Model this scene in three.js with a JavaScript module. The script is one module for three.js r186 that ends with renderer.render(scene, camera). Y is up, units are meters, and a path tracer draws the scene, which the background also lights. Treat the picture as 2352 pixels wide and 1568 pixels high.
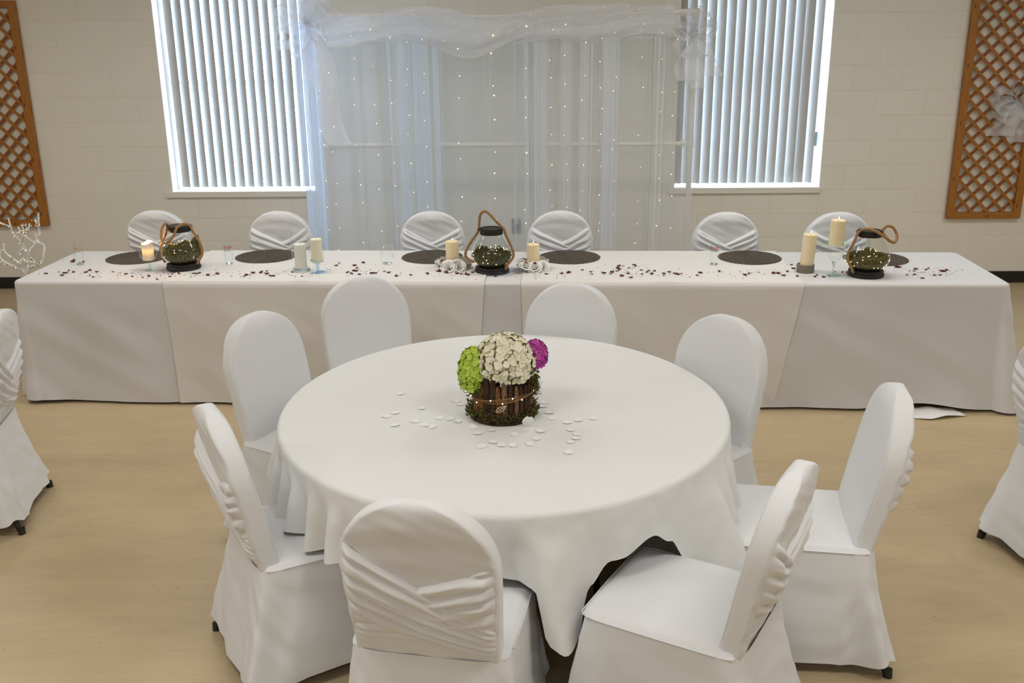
import * as THREE from 'three';
import { RoundedBoxGeometry } from 'three/addons/geometries/RoundedBoxGeometry.js';
import { mergeGeometries } from 'three/addons/utils/BufferGeometryUtils.js';
import { ImprovedNoise } from 'three/addons/math/ImprovedNoise.js';
import { RectAreaLightUniformsLib } from 'three/addons/lights/RectAreaLightUniformsLib.js';

// ---------------------------------------------------------------- camera, sky, lights, exposure
const scene = new THREE.Scene();
const camera = new THREE.PerspectiveCamera(2 * Math.atan(784 / 2260) * 180 / Math.PI, 1.5, 0.05, 100);
camera.position.set(0, 2.146, 8.345);
camera.rotation.order = 'YXZ';
camera.rotation.set(-0.30871, 0.018487, -0.010561);
const renderer = new THREE.WebGLRenderer({ antialias: true });
renderer.toneMapping = THREE.LinearToneMapping;
renderer.toneMappingExposure = 1.0;
renderer.shadowMap.enabled = true;
scene.background = new THREE.Color().setRGB(8.5, 11.0, 14.6);     // bright overcast day outside the windows
RectAreaLightUniformsLib.init();
const LAMP_COLOR = [1.0, 0.98, 0.945], LAMP_POWER = 10.0;
const LAMPS = [];
for (const x of [-4.2, -1.4, 1.4, 4.2]) for (const z of [2.7, 6.4, 10.0]) LAMPS.push([x, z]);

// ---------------------------------------------------------------- helpers
const PI = Math.PI, V3 = THREE.Vector3;
let seed = 1234567;
const rnd = () => { seed |= 0; seed = (seed + 0x6d2b79f5) | 0; let t = Math.imul(seed ^ (seed >>> 15), 1 | seed); t = (t + Math.imul(t ^ (t >>> 7), 61 | t)) ^ t; return ((t ^ (t >>> 14)) >>> 0) / 4294967296; };
const rr = (a, b) => a + (b - a) * rnd();
const reseed = (n) => { seed = n; };
const noise = new ImprovedNoise();
const nz = (x, y = 0, z = 0) => noise.noise(x + 31.7, y + 17.3, z + 5.1);
const lerp = (a, b, t) => a + (b - a) * t;
const clamp = (x, a = 0, b = 1) => Math.min(b, Math.max(a, x));
const smooth = (a, b, x) => { const t = clamp((x - a) / (b - a)); return t * t * (3 - 2 * t); };
const used = new Map();
function numbered(name) { const n = used.get(name) ?? 0; used.set(name, n + 1); return n ? `${name}_${String(n).padStart(3, '0')}` : name; }
function tag(o, label, category, group, kind) {
  if (label) o.userData.label = label;
  if (category) o.userData.category = category;
  if (group) o.userData.group = group;
  if (kind) o.userData.kind = kind;
  return o;
}
function shade(m) { m.castShadow = true; m.receiveShadow = true; return m; }
function thing(name, label, category, pos = [0, 0, 0], turn = 0, group) {
  const o = new THREE.Group(); o.name = numbered(name); scene.add(o);
  o.position.set(...pos); o.rotation.y = turn;
  return tag(o, label, category, group);
}
function part(name, geo, mat, parent, label) {
  const m = shade(new THREE.Mesh(Array.isArray(geo) ? mergeGeometries(geo.map(clean)) : geo, mat)); m.name = name; parent.add(m);
  if (label) m.userData.label = label;
  return m;
}
function single(name, geo, mat, label, category, group, kind) {
  const m = part(numbered(name), geo, mat, scene); return tag(m, label, category, group, kind);
}
function struct(name, geo, mat) { const m = part(name, geo, mat, scene); m.userData.kind = 'structure'; return m; }
function copy(src, pos, turn, label) {
  const c = src.clone(); c.name = numbered(src.name.replace(/_\d{3}$/, '')); scene.add(c); c.userData = { ...src.userData };
  if (label) c.userData.label = label;
  c.position.set(...pos); c.rotation.set(0, turn, 0); return c;
}
function clean(g) { const c = g.index ? g : g; for (const k of Object.keys(c.attributes)) if (!['position', 'normal', 'uv'].includes(k)) c.deleteAttribute(k); return c.index ? c.toNonIndexed() : c; }
const at = (g, x, y, z, rx = 0, ry = 0, rz = 0, s = 1) => { const m = new THREE.Matrix4().compose(new V3(x, y, z), new THREE.Quaternion().setFromEuler(new THREE.Euler(rx, ry, rz)), Array.isArray(s) ? new V3(...s) : new V3(s, s, s)); return g.clone().applyMatrix4(m); };
const box = (w, h, d, x = 0, y = 0, z = 0, r = 0) => at(r ? new RoundedBoxGeometry(w, h, d, 2, r) : new THREE.BoxGeometry(w, h, d), x, y, z);
const span = (x0, x1, y0, y1, z0, z1, r = 0) => box(x1 - x0, y1 - y0, z1 - z0, (x0 + x1) / 2, (y0 + y1) / 2, (z0 + z1) / 2, r);
// a grid surface: fn(u, v) -> [x, y, z]
function grid(nu, nv, fn, flip = false, us = 1, vs = 1) {
  const p = [], uv = [], ix = [];
  for (let j = 0; j <= nv; j++) for (let i = 0; i <= nu; i++) { p.push(...fn(i / nu, j / nv)); uv.push(i / nu * us, j / nv * vs); }
  for (let j = 0; j < nv; j++) for (let i = 0; i < nu; i++) {
    const a = j * (nu + 1) + i, b = a + 1, c = a + nu + 1, d = c + 1;
    flip ? ix.push(a, c, b, b, c, d) : ix.push(a, b, c, b, d, c);
  }
  const g = new THREE.BufferGeometry();
  g.setAttribute('position', new THREE.Float32BufferAttribute(p, 3)); g.setAttribute('uv', new THREE.Float32BufferAttribute(uv, 2)); g.setIndex(ix);
  g.computeVertexNormals();
  return g;
}
// the same, closed in u: normals agree across the seam
function ringGrid(nu, nv, fn, flip = false, us = 1, vs = 1) {
  const g = grid(nu, nv, (u, v) => fn(u === 1 ? 0 : u, v), flip, us, vs), n = g.attributes.normal;
  for (let j = 0; j <= nv; j++) {
    const a = j * (nu + 1), b = a + nu, v = new V3().fromBufferAttribute(n, a).add(new V3().fromBufferAttribute(n, b)).normalize();
    n.setXYZ(a, v.x, v.y, v.z); n.setXYZ(b, v.x, v.y, v.z);
  }
  return g;
}
const lathe = (pts, seg = 40) => new THREE.LatheGeometry(pts.map(([r, y]) => new THREE.Vector2(r, y)), seg);
const curve = (pts, closed = false) => new THREE.CatmullRomCurve3(pts.map((p) => p.isVector3 ? p : new V3(...p)), closed, 'catmullrom', 0.5);
const tube = (pts, r, seg = 24, rad = 6, closed = false) => new THREE.TubeGeometry(pts.isCurve || pts.getPoint ? pts : curve(pts, closed), seg, r, rad, closed);
function taper(pts, r0, r1, seg = 14, rad = 7) {                        // a tube that thins towards its end
  const c = curve(pts), f = c.computeFrenetFrames(seg);
  return grid(rad, seg, (u, v) => {
    const i = Math.round(v * seg), p = c.getPointAt(v), a = u * 2 * PI, r = lerp(r0, r1, v);
    return [p.x + r * (Math.cos(a) * f.normals[i].x + Math.sin(a) * f.binormals[i].x), p.y + r * (Math.cos(a) * f.normals[i].y + Math.sin(a) * f.binormals[i].y), p.z + r * (Math.cos(a) * f.normals[i].z + Math.sin(a) * f.binormals[i].z)];
  });
}
// interpolation through [x, y] control points, smooth
function through(points) {
  return (x) => {
    if (x <= points[0][0]) return points[0][1];
    for (let i = 1; i < points.length; i++) if (x <= points[i][0]) { const [x0, y0] = points[i - 1], [x1, y1] = points[i]; return lerp(y0, y1, smooth(x0, x1, x)); }
    return points[points.length - 1][1];
  };
}
function texture(w, h, fn, srgb = true, rx = 1, ry = 1) {              // fn(x, y) -> [r, g, b] or grey 0..255
  const d = new Uint8Array(w * h * 4);
  for (let y = 0; y < h; y++) for (let x = 0; x < w; x++) { let c = fn(x, y); if (typeof c === 'number') c = [c, c, c]; d.set([clamp(c[0], 0, 255), clamp(c[1], 0, 255), clamp(c[2], 0, 255), c[3] ?? 255], (y * w + x) * 4); }
  const t = new THREE.DataTexture(d, w, h, THREE.RGBAFormat); t.wrapS = t.wrapT = THREE.RepeatWrapping; t.magFilter = THREE.LinearFilter; t.minFilter = THREE.LinearMipmapLinearFilter; t.generateMipmaps = true;
  if (srgb) t.colorSpace = THREE.SRGBColorSpace;
  t.repeat.set(rx, ry); t.needsUpdate = true; return t;
}
const std = (c, o = {}) => new THREE.MeshStandardMaterial({ color: Array.isArray(c) ? new THREE.Color().setRGB(...c) : c, roughness: 0.85, side: THREE.DoubleSide, ...o });
const phys = (c, o = {}) => new THREE.MeshPhysicalMaterial({ color: Array.isArray(c) ? new THREE.Color().setRGB(...c) : c, roughness: 0.85, side: THREE.DoubleSide, ...o });

// ---------------------------------------------------------------- materials
const weave = texture(128, 128, (x, y) => 128 + 60 * Math.sin(x * PI / 2) * Math.sin(y * PI / 2) + 40 * (rnd() - 0.5), false, 60, 60);
const M = {};
M.wall = std([0.79, 0.755, 0.66], { roughness: 0.75 });
{ const bump = texture(256, 256, () => 110 + 90 * rnd(), false, 1, 1); M.wall.bumpMap = bump; M.wall.bumpScale = 0.0006; }
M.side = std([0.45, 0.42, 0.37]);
M.ceiling = std([0.78, 0.77, 0.74]);
M.baseboard = std([0.012, 0.009, 0.008], { roughness: 0.5 });
M.cover = phys([0.75, 0.765, 0.785], { roughness: 0.8, sheen: 0.3, sheenRoughness: 0.6, sheenColor: new THREE.Color(1, 1, 1) });
M.roundCloth = phys([0.765, 0.775, 0.77], { roughness: 0.85, bumpMap: weave, bumpScale: 0.0001 });
M.clothCool = std([0.67, 0.665, 0.67]);
M.clothWarm = std([0.74, 0.72, 0.69]);
M.clothFloor = std([0.80, 0.79, 0.78]);
M.black = std([0.012, 0.012, 0.013], { roughness: 0.4 });
M.blackMetal = std([0.014, 0.012, 0.011], { roughness: 0.55, metalness: 0.2 });
M.pvc = std([0.80, 0.77, 0.70], { roughness: 0.4 });
M.sheer = phys([0.86, 0.93, 1.0], { roughness: 1, transparent: true, opacity: 0.29, transmission: 0.2, depthWrite: false });  // white sheers: blue of window daylight put into the fabric colour
M.sheerDaylightTint = phys([0.78, 0.89, 1.0], { roughness: 1, transparent: true, opacity: 0.32, transmission: 0.25, depthWrite: false });  // left panel bluer: daylight spilling from the window tinted into the cloth
M.sheerDense = phys([0.76, 0.87, 1.0], { roughness: 1, transparent: true, opacity: 0.55, transmission: 0.2, depthWrite: false });
M.tulle = phys([0.92, 0.94, 0.97], { roughness: 1, transparent: true, opacity: 0.30, transmission: 0.3, depthWrite: false });
M.tulleBow = phys([0.93, 0.95, 0.98], { roughness: 1, transparent: true, opacity: 0.40, transmission: 0.2, depthWrite: false });
M.tulleLine = phys([0.9, 0.91, 0.93], { roughness: 0.9, transparent: true, opacity: 0.55, transmission: 0.2 });
M.glitter = phys([0.97, 0.97, 0.98], { roughness: 0.5, clearcoat: 1, clearcoatRoughness: 0.2 });
M.wire = std([0.5, 0.42, 0.3], { roughness: 0.4, metalness: 0.7 });
M.clearWire = std([0.75, 0.76, 0.78], { roughness: 0.5, transparent: true, opacity: 0.4 });
M.bulb = std([1, 0.9, 0.7], { emissive: new THREE.Color().setRGB(1, 0.72, 0.38), emissiveIntensity: 7 });
M.treeBulb = std([1, 0.9, 0.7], { emissive: new THREE.Color().setRGB(1, 0.8, 0.5), emissiveIntensity: 2.2 });
M.mossBulb = std([1, 0.9, 0.7], { emissive: new THREE.Color().setRGB(1, 0.66, 0.22), emissiveIntensity: 5 });
M.slat = phys([0.49, 0.48, 0.455], { roughness: 0.6, transmission: 0.02 });
M.windowFrame = std([0.75, 0.76, 0.77], { roughness: 0.4 });
M.pane = phys([1, 1, 1], { roughness: 0.02, transmission: 1, thickness: 0 });
M.glass = phys([0.98, 1, 0.99], { roughness: 0.015, transmission: 1, thickness: 0, ior: 1.5 });
M.glassGreen = phys([0.86, 0.95, 0.92], { roughness: 0.02, transmission: 1, thickness: 0, ior: 1.5 });
M.glassSolid = phys([0.9, 0.97, 0.95], { roughness: 0.02, transmission: 1, thickness: 0.01, ior: 1.45 });
M.wax = phys([0.88, 0.74, 0.47], { roughness: 0.55 });
M.waxWhite = phys([0.83, 0.80, 0.74], { roughness: 0.55 });
M.waxPale = phys([0.88, 0.82, 0.62], { roughness: 0.55 });
M.flame = std([1, 0.9, 0.7], { emissive: new THREE.Color().setRGB(1, 0.82, 0.5), emissiveIntensity: 4 });
M.wick = std([0.08, 0.06, 0.05]);
M.rope = std([0.36, 0.20, 0.085], { roughness: 0.95 });
M.mossDark = std([0.045, 0.043, 0.010], { roughness: 0.95 });
M.moss = std([0.095, 0.088, 0.020], { roughness: 0.95 });
M.mossLight = std([0.19, 0.165, 0.035], { roughness: 0.95 });
M.vine = std([0.105, 0.09, 0.072], { roughness: 0.8 });
M.redPetal = std([0.11, 0.006, 0.014], { roughness: 0.8 });
M.crumb = std([0.05, 0.012, 0.014], { roughness: 0.9 });
M.whitePetal = std([0.83, 0.84, 0.82], { roughness: 0.8 });
M.rose = phys([0.86, 0.84, 0.80], { roughness: 0.85 });
M.greyWood = std([0.22, 0.19, 0.155], { roughness: 0.9 });
M.branch = std([0.80, 0.79, 0.77], { roughness: 0.7 });
M.knot = std([0.16, 0.13, 0.11], { roughness: 0.9 });
M.charm = std([0.72, 0.66, 0.58], { roughness: 0.5 });
M.plate = std([0.33, 0.34, 0.36], { roughness: 0.4, metalness: 0.5 });
M.plug = std([0.42, 0.42, 0.43], { roughness: 0.5 });
M.plugDark = std([0.10, 0.10, 0.16], { roughness: 0.5 });
M.votive = std([0.62, 0.55, 0.45], { roughness: 0.6 });
M.latch = std([0.12, 0.16, 0.15], { roughness: 0.4 });
M.water = phys([0.75, 0.86, 0.95], { roughness: 0.03, transmission: 0.9, thickness: 0, ior: 1.5 });
function woodTexture(n, base) {
  reseed(n);
  return texture(256, 256, (x, y) => { const k = 1 + 0.22 * nz(x * 0.02, y * 0.25 + n) + 0.15 * nz(x * 0.006, y * 0.9 + n) + 0.05 * (rnd() - 0.5), knot = Math.exp(-(((x - 60) / 9) ** 2) - ((y - 120) / 6) ** 2) + Math.exp(-(((x - 190) / 7) ** 2) - ((y - 30) / 6) ** 2); return base.map((c) => c * k * (1 - 0.75 * knot)); });
}
const cedar = woodTexture(5, [160, 103, 36]);
M.cedar = std('#ffffff', { map: cedar, roughness: 0.6 });
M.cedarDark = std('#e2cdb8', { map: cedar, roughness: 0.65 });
reseed(77);
const barkTex = texture(128, 128, (x, y) => { const k = 0.75 + 0.6 * nz(x * 0.16, y * 0.02) + 0.35 * nz(x * 0.05, y * 0.12, 3); return [140 * k, 106 * k, 74 * k]; });
M.bark = std('#ffffff', { map: barkTex, roughness: 0.95 });
M.barkPale = std([0.30, 0.19, 0.11], { map: barkTex, roughness: 0.95, color: new THREE.Color('#ffdcb4') });
M.barkDark = std('#8a7c70', { map: barkTex, roughness: 0.95 });
// sheet flooring: tan with faint dashes that run along the room
reseed(99);
{
  const W = 2048, f = new Float32Array(W * W);
  for (let n = 0; n < 9000; n++) {
    const x0 = Math.floor(rnd() * W), y0 = Math.floor(rnd() * W), len = 8 + Math.floor(rnd() * rnd() * 60), s = (rnd() < 0.75 ? -1 : 0.7) * rr(3, 13) * (n % 40 === 0 ? 2.6 : 1);
    for (let k = 0; k < len; k++) { const e = Math.sin(PI * k / len), y = (y0 + Math.round(nz(k * 0.08, n) * 1.5) + W) % W; f[y * W + (x0 + k) % W] += s * e; f[((y + 1) % W) * W + (x0 + k) % W] += s * e * 0.6; }
  }
  for (let n = 0; n < 130; n++) { const x = Math.floor(rnd() * (W - 6)), y = Math.floor(rnd() * (W - 6)); for (let k = 0; k < 9; k++) f[(y + (k % 3)) * W + x + Math.floor(k / 3) + Math.floor(rnd() * 2)] -= rr(25, 70); }
  const map = texture(W, W, (x, y) => { const k = f[y * W + x] + 7 * nz(x * 0.004, y * 0.012) + 5 * nz(x * 0.012, y * 0.05) + 6 * (rnd() - 0.5); return [188 + k, 168 + k * 0.95, 134 + k * 0.85]; }, true, 0.25, 0.25);
  M.floor = phys('#ffffff', { map, roughness: 0.42 });
}

// ---------------------------------------------------------------- the room
const ROOM = { x0: -6, x1: 6, z1: 12, top: 3.05 };
{
  const g = new THREE.PlaneGeometry(12.4, 12.4); g.rotateX(-PI / 2);
  const uv = g.attributes.uv; for (let i = 0; i < uv.count; i++) uv.setXY(i, uv.getX(i) * 12.4, uv.getY(i) * 12.4);
  const slab = span(-6.2, 6.2, -0.15, -0.002, -0.2, 12.2);
  g.translate(0, 0, 6);
  struct('floor', [g, slab], M.floor);
  struct('ceiling', span(-6.2, 6.2, ROOM.top, ROOM.top + 0.15, -0.2, 12.2), M.ceiling);
  struct('wall_left', span(-6.2, -6, 0, ROOM.top, -0.2, 12.2), M.side);
  struct('wall_right', span(6, 6.2, 0, ROOM.top, -0.2, 12.2), M.side);
  struct('wall_front', span(-6, 6, 0, ROOM.top, 12, 12.2), M.side);
}
const WIN = [[-3.036, -1.817], [1.231, 2.450]], SILL = 0.8128, WTOP = 2.845;
{
  const wall = new THREE.Group(); wall.name = 'wall_back'; scene.add(wall); wall.userData.kind = 'structure';
  const core = [], zf = -0.0028, zb = -0.2;
  core.push(span(-6, 6, 0, SILL, zb, zf), span(-6, 6, WTOP, ROOM.top, zb, zf));
  core.push(span(-6, WIN[0][0], SILL, WTOP, zb, zf), span(WIN[0][1], WIN[1][0], SILL, WTOP, zb, zf), span(WIN[1][1], 6, SILL, WTOP, zb, zf));
  part('wall_core', core, M.wall, wall);
  // concrete blocks in running bond, eased edges, set proud of the joints
  const H = 0.2032, L = 0.4064, shapes = new Map();
  const blockGeo = (w) => {
    const key = w.toFixed(3);
    if (!shapes.has(key)) {
      const a = w / 2 - 0.0015, b = H / 2 - 0.0015, c = 0.0022, p = [], n = [], uv = [], ring = [[-a, -b], [a, -b], [a, b], [-a, b]], inn = [[-a + c, -b + c], [a - c, -b + c], [a - c, b - c], [-a + c, b - c]];
      const tri = (...q) => { const [A, B, C] = q.map((t) => new V3(...t)), m = B.clone().sub(A).cross(C.clone().sub(A)).normalize(); for (const t of q) { p.push(...t); n.push(m.x, m.y, m.z); uv.push(t[0] * 2.5, t[1] * 2.5); } };
      const quad = (A, B, C, D) => { tri(A, B, C); tri(A, C, D); };
      quad(...inn.map(([x, y]) => [x, y, 0]));
      for (let k = 0; k < 4; k++) { const m = (k + 1) % 4; quad([...ring[k], -c], [...ring[m], -c], [...inn[m], 0], [...inn[k], 0]); quad([...ring[k], -0.02], [...ring[m], -0.02], [...ring[m], -c], [...ring[k], -c]); }
      const g = new THREE.BufferGeometry(); g.setAttribute('position', new THREE.Float32BufferAttribute(p, 3)); g.setAttribute('normal', new THREE.Float32BufferAttribute(n, 3)); g.setAttribute('uv', new THREE.Float32BufferAttribute(uv, 2));
      shapes.set(key, g);
    }
    return shapes.get(key);
  };
  const tones = [1, 0.994, 1.006].map((k) => { const m = M.wall.clone(); m.color.multiplyScalar(k); return m; });
  let nb = 0; reseed(41);
  for (let row = 0; row < 13; row++) {
    const phase = row % 2 ? 0.012 : 0.215;
    for (let k = -13; k < 13; k++) {
      let pieces = [[phase + k * L, phase + (k + 1) * L]];
      if (pieces[0][1] < -4.95 || pieces[0][0] > 4.55) continue;
      if (row >= 4) for (const [a, b] of WIN) pieces = pieces.flatMap(([s, e]) => (e <= a + 0.01 || s >= b - 0.01) ? [[s, e]] : [[s, Math.min(e, a)], [Math.max(s, b), e]].filter(([s2, e2]) => e2 - s2 > 0.03));
      for (const [s, e] of pieces) { const m = part(nb ? `block_${String(nb).padStart(3, '0')}` : 'block', blockGeo(e - s), tones[Math.floor(rnd() * 3)], wall); m.position.set((s + e) / 2, (row + 0.5) * H, rr(-0.0006, 0.0006)); nb++; }
    }
  }
  struct('baseboard_back', span(-6, 6, 0, 0.1016, 0.0012, 0.012, 0.003), M.baseboard);
}
// windows
WIN.forEach(([a, b], i) => {
  const w = new THREE.Group(); w.name = `window_${i + 1}`; scene.add(w); w.userData.kind = 'structure';
  const z0 = -0.19, z1 = -0.13, f = 0.03;
  part('window_frame', [span(a, a + f, SILL, WTOP, z0, z1), span(b - f, b, SILL, WTOP, z0, z1), span(a + f, b - f, SILL, SILL + f, z0, z1), span(a + f, b - f, WTOP - f, WTOP, z0, z1), span(a + f, b - f, 1.72, 1.75, z0 + 0.01, z1 - 0.01)], M.windowFrame, w);
  part('pane', span(a + f, b - f, SILL + f, WTOP - f, -0.162, -0.162 + 0.0001), M.pane, w);
  part('window_sill', [span(a - 0.05, i ? b + 0.006 : b + 0.05, 0.793, 0.841, 0.0008, 0.028, 0.003), span(a + 0.0015, b - 0.0015, SILL + 0.0005, 0.841, -0.13, 0.002)], M.wall, w);
  if (i) part('window_latch', [span(2.405, 2.428, 1.17, 1.285, -0.115, -0.095, 0.004)], M.latch, w);
});
// ceiling lights: troffers above the picture, each with its own light
{
  const frame = [span(-0.61, 0.61, -0.02, 0, -0.31, -0.29), span(-0.61, 0.61, -0.02, 0, 0.29, 0.31), span(-0.61, -0.59, -0.02, 0, -0.29, 0.29), span(0.59, 0.61, -0.02, 0, -0.29, 0.29)];
  const lens = new THREE.PlaneGeometry(1.18, 0.58).rotateX(PI / 2);
  const glow = std([0.9, 0.9, 0.9], { emissive: new THREE.Color().setRGB(...LAMP_COLOR), emissiveIntensity: 1.5 });
  let first = null;
  LAMPS.forEach(([x, z], i) => {
    if (!first) {
      first = thing('ceiling_light', 'flush rectangular ceiling light panel with a white frame', 'ceiling light', [x, ROOM.top, z], 0, 'ceiling light panels');
      part('frame', frame, M.windowFrame, first); const d = part('diffuser', lens, glow, first); d.position.y = -0.012;
    } else copy(first, [x, ROOM.top, z], 0);
    const l = new THREE.RectAreaLight(new THREE.Color().setRGB(...LAMP_COLOR), LAMP_POWER, 1.18, 0.58);
    l.position.set(x, ROOM.top - 0.03, z); l.rotation.x = -PI / 2; scene.add(l);
  });
}
// vertical blinds
[[-2.935, -1.82, 'vertical blind with wide bright gaps in the left window'], [1.251, 2.375, 'vertical blind with narrow bluish gaps in the right window']].forEach(([a, b, label], i) => {
  const t = thing('vertical_blind', label, 'blind', [0, 0, 0], 0, null);
  part('headrail', span(WIN[i][0] + 0.01, WIN[i][1] - 0.01, WTOP - 0.06, WTOP - 0.005, -0.09, -0.04, 0.005), M.windowFrame, t);
  const pitch = 0.0790, w = 0.089, y0 = 0.868, y1 = WTOP - 0.06, slatGeo = (() => {
    const f = (z) => (u, v) => { const s = (u - 0.5); return [s * w, lerp(y0, y1, v), z + 0.004 * (1 - 4 * s * s)]; };
    return [grid(8, 1, f(0.0006)), grid(8, 1, f(-0.0006), true)];
  })();
  const geo = mergeGeometries(slatGeo.map(clean)); reseed(300 + i);
  const n = Math.floor((b - a) / pitch);
  for (let k = 0; k <= n; k++) {
    const m = part(k ? `slat_${String(k).padStart(3, '0')}` : 'slat', geo, M.slat, t);
    let deg = 27 + rr(-2.5, 2.5); if (i && k >= n - 1) deg = k === n ? 38 : 8;
    if (!i && k === 0) deg = 24;
    m.position.set(a + k * pitch, 0, -0.065); m.rotation.y = -deg * PI / 180;
  }
});

// ---------------------------------------------------------------- chairs under white covers
const CH = { top: 0.975, lean: 0.20, t: 0.034 };
const chZ = (y) => -0.205 - CH.lean * (y - 0.47);                       // middle of the back
const chW = (y) => y < 0.75 ? lerp(0.212, 0.223, smooth(0.44, 0.75, y)) : 0.223 * Math.pow(Math.max(0, 1 - Math.pow((y - 0.75) / (CH.top - 0.75), 2.1)), 1 / 2.1);
const chT = (y) => CH.t * Math.pow(Math.max(0, 1 - Math.pow(clamp((y - 0.85) / (CH.top - 0.85)), 7)), 0.5) + 0.0005;
function wrinkleBack(x, y, k) {                                           // drag lines across the outer back
  return 0.005 * nz(x * 3 + k, (y + 0.8 * x * x) * 18, k) + 0.004 * nz(x * 7, (y - 0.5 * x) * 30, k + 4);
}
function chairGeometry(k, bandsAt) {
  const NP = 78, section = (w, t) => {                                      // rounded-rectangle cross-section, back side first half
    const r = Math.min(0.016, t * 0.9, w * 0.9), o = [], c = (cx, cz, d0) => { for (let i = 0; i < 5; i++) { const q = (d0 + 90 * i / 5) * PI / 180; o.push([cx + r * Math.cos(q), cz + r * Math.sin(q)]); } };
    for (let i = 0; i < 26; i++) o.push([lerp(w - r, r - w, i / 26), t]);
    c(r - w, t - r, 90); for (let i = 0; i < 3; i++) o.push([-w, lerp(t - r, r - t, i / 3)]); c(r - w, r - t, 180);
    for (let i = 0; i < 26; i++) o.push([lerp(r - w, w - r, i / 26), -t]);
    c(w - r, r - t, 270); for (let i = 0; i < 3; i++) o.push([w, lerp(r - t, t - r, i / 3)]); c(w - r, t - r, 0);
    return o;
  };
  const back = ringGrid(NP, 60, (u, v) => {
    const y = lerp(0.43, CH.top, 1 - Math.pow(1 - v, 1.5)), w = chW(y), t = chT(y);
    let [x, z] = section(w, t)[Math.round(u * NP) % NP];
    const pillow = 1 - (x / (w + 1e-4)) ** 2;
    if (z < 0) z += (wrinkleBack(x, y, k) - 0.006 * pillow) * smooth(CH.top, 0.91, y); else z += (0.010 * pillow + 0.003 * nz(x * 5, y * 9, k + 9)) * smooth(CH.top, 0.91, y);
    return [x, y, chZ(y) + z];
  }, true, 1, 1);
  const piping = [], pts = [];
  const pipe = (x, y) => { const t = chT(y), r = Math.min(0.016, t * 0.9); pts.push([x, y, chZ(y) + t - r * 0.35 + 0.0005]); };
  for (let i = 0; i < 12; i++) { const y = lerp(0.5, 0.75, i / 12); pipe(-chW(y) + 0.004, y); }
  for (let i = 0; i <= 60; i++) { const c = Math.cos(PI * (1 - i / 60)), q = Math.sin(PI * i / 60); pipe(0.219 * Math.sign(c) * Math.pow(Math.abs(c), 2 / 2.1), 0.75 + 0.219 * Math.pow(q, 2 / 2.1)); }
  for (let i = 11; i >= 0; i--) { const y = lerp(0.5, 0.75, i / 12); pipe(chW(y) - 0.004, y); }
  piping.push(tube(pts, 0.0022, 160, 4));
  // crossed, pleated sash bands on the outer back
  const band = (side, lift, kk, [a0, a1, b0, b1]) => grid(72, 46, (u, v) => {
    const s = 0.5 - 0.5 * Math.cos(PI * u), q = lerp(-1, 1, s);
    const wrapY = lerp(lerp(a0, a1, v), lerp(b0, b1, v), s) - 0.02 * Math.sin(PI * s) * (0.1 + 1.1 * v);
    const y = wrapY + 0.006 * nz(u * 4, v * 3, kk);
    const w = chW(y) + 0.002, t = chT(y), edge = Math.min(s, 1 - s);
    const pl = 4.6, ph = v * pl + 0.28 * Math.sin(u * 3 + kk) + 0.35 * nz(u * 2.5, v * 2, kk), ridge = Math.pow(Math.abs(Math.sin(PI * ph)), 0.7);
    const puff = ((0.012 * ridge + 0.005 * nz(u * 6, v * 12, kk + 2)) * lerp(1.5, 0.75, s) + 0.016 * Math.sin(PI * v) * (1 - s)) * smooth(0, 0.11, edge) * smooth(0, 0.05, v) * smooth(1, 0.95, v) + 0.004 * ridge * (1 - smooth(0, 0.06, edge));
    const zz = -t * Math.pow(Math.max(0, 1 - Math.pow(Math.abs(q), 5)), 1 / 5);
    
    return [side * q * (w + puff * 0.12 * smooth(0, 0.04, edge)) * (1 - 0.03 * (1 - smooth(0, 0.03, edge))), y, chZ(y) + zz * smooth(-0.01, 0.03, edge) - (lift * smooth(-0.08, 0.12, v) + puff) * smooth(0, 0.05, edge) - 0.001];
  }, side > 0);
  const bandA = band(-1, 0.010, k + 1, bandsAt[0]), bandB = band(1, 0.002, k + 5, bandsAt[1]);
  // the seat
  const seat = grid(36, 36, (u, v) => {
    const a = u * 2 - 1, b = v * 2 - 1, x = a * Math.sqrt(1 - 0.10 * b ** 8), z = b * Math.sqrt(1 - 0.10 * a ** 8), e = Math.max(Math.abs(a), Math.abs(b));
    const y = 0.468 + 0.016 * (1 - a * a) * (1 - b * b * b * b) + 0.002 * nz(x * 3, z * 3, k) - 0.012 * smooth(0.93, 1, e);
    return [x * 0.238, y, 0.013 + z * 0.245];
  }, true);
  // the skirt: the seat outline let down to the floor, gathered a little at the corners
  const outline = (u) => {
    const a = u * 2 * PI, c = Math.cos(a), s = Math.sin(a), n = 2 / 7;
    return [Math.sign(c) * Math.pow(Math.abs(c), n), Math.sign(s) * Math.pow(Math.abs(s), n)];
  };
  const skirt = ringGrid(168, 34, (u, v) => {
    const [cx, cz] = outline(u), a = u * 2 * PI, corner = Math.pow(Math.abs(Math.sin(2 * a)), 3);
    const hem = 0.045 + 0.022 * corner + 0.012 * nz(cx * 2 + k, cz * 2), y = lerp(0.458, hem, v);
    const hw = lerp(0.238, 0.272, v) + 0.02 * corner * v, front = lerp(0.258, 0.295, v) + 0.02 * corner * v, rear = lerp(0.246, 0.325, Math.pow(v, 1.2)) + 0.02 * corner * v;
    const fold = v * (0.022 * Math.sin(u * 2 * PI * 9 + 1.3 * k) * (0.35 + 0.65 * Math.abs(nz(u * 9, k))) + 0.030 * nz(cx * 3 + k, cz * 3, v * 1.2)) + 0.006 * nz(cx * 6 + v * 4, y * 11 + cz * 5, k) * smooth(0, 0.2, v);
    const len = Math.hypot(cx, cz), nx = cx / len, nzz = cz / len;
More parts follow.
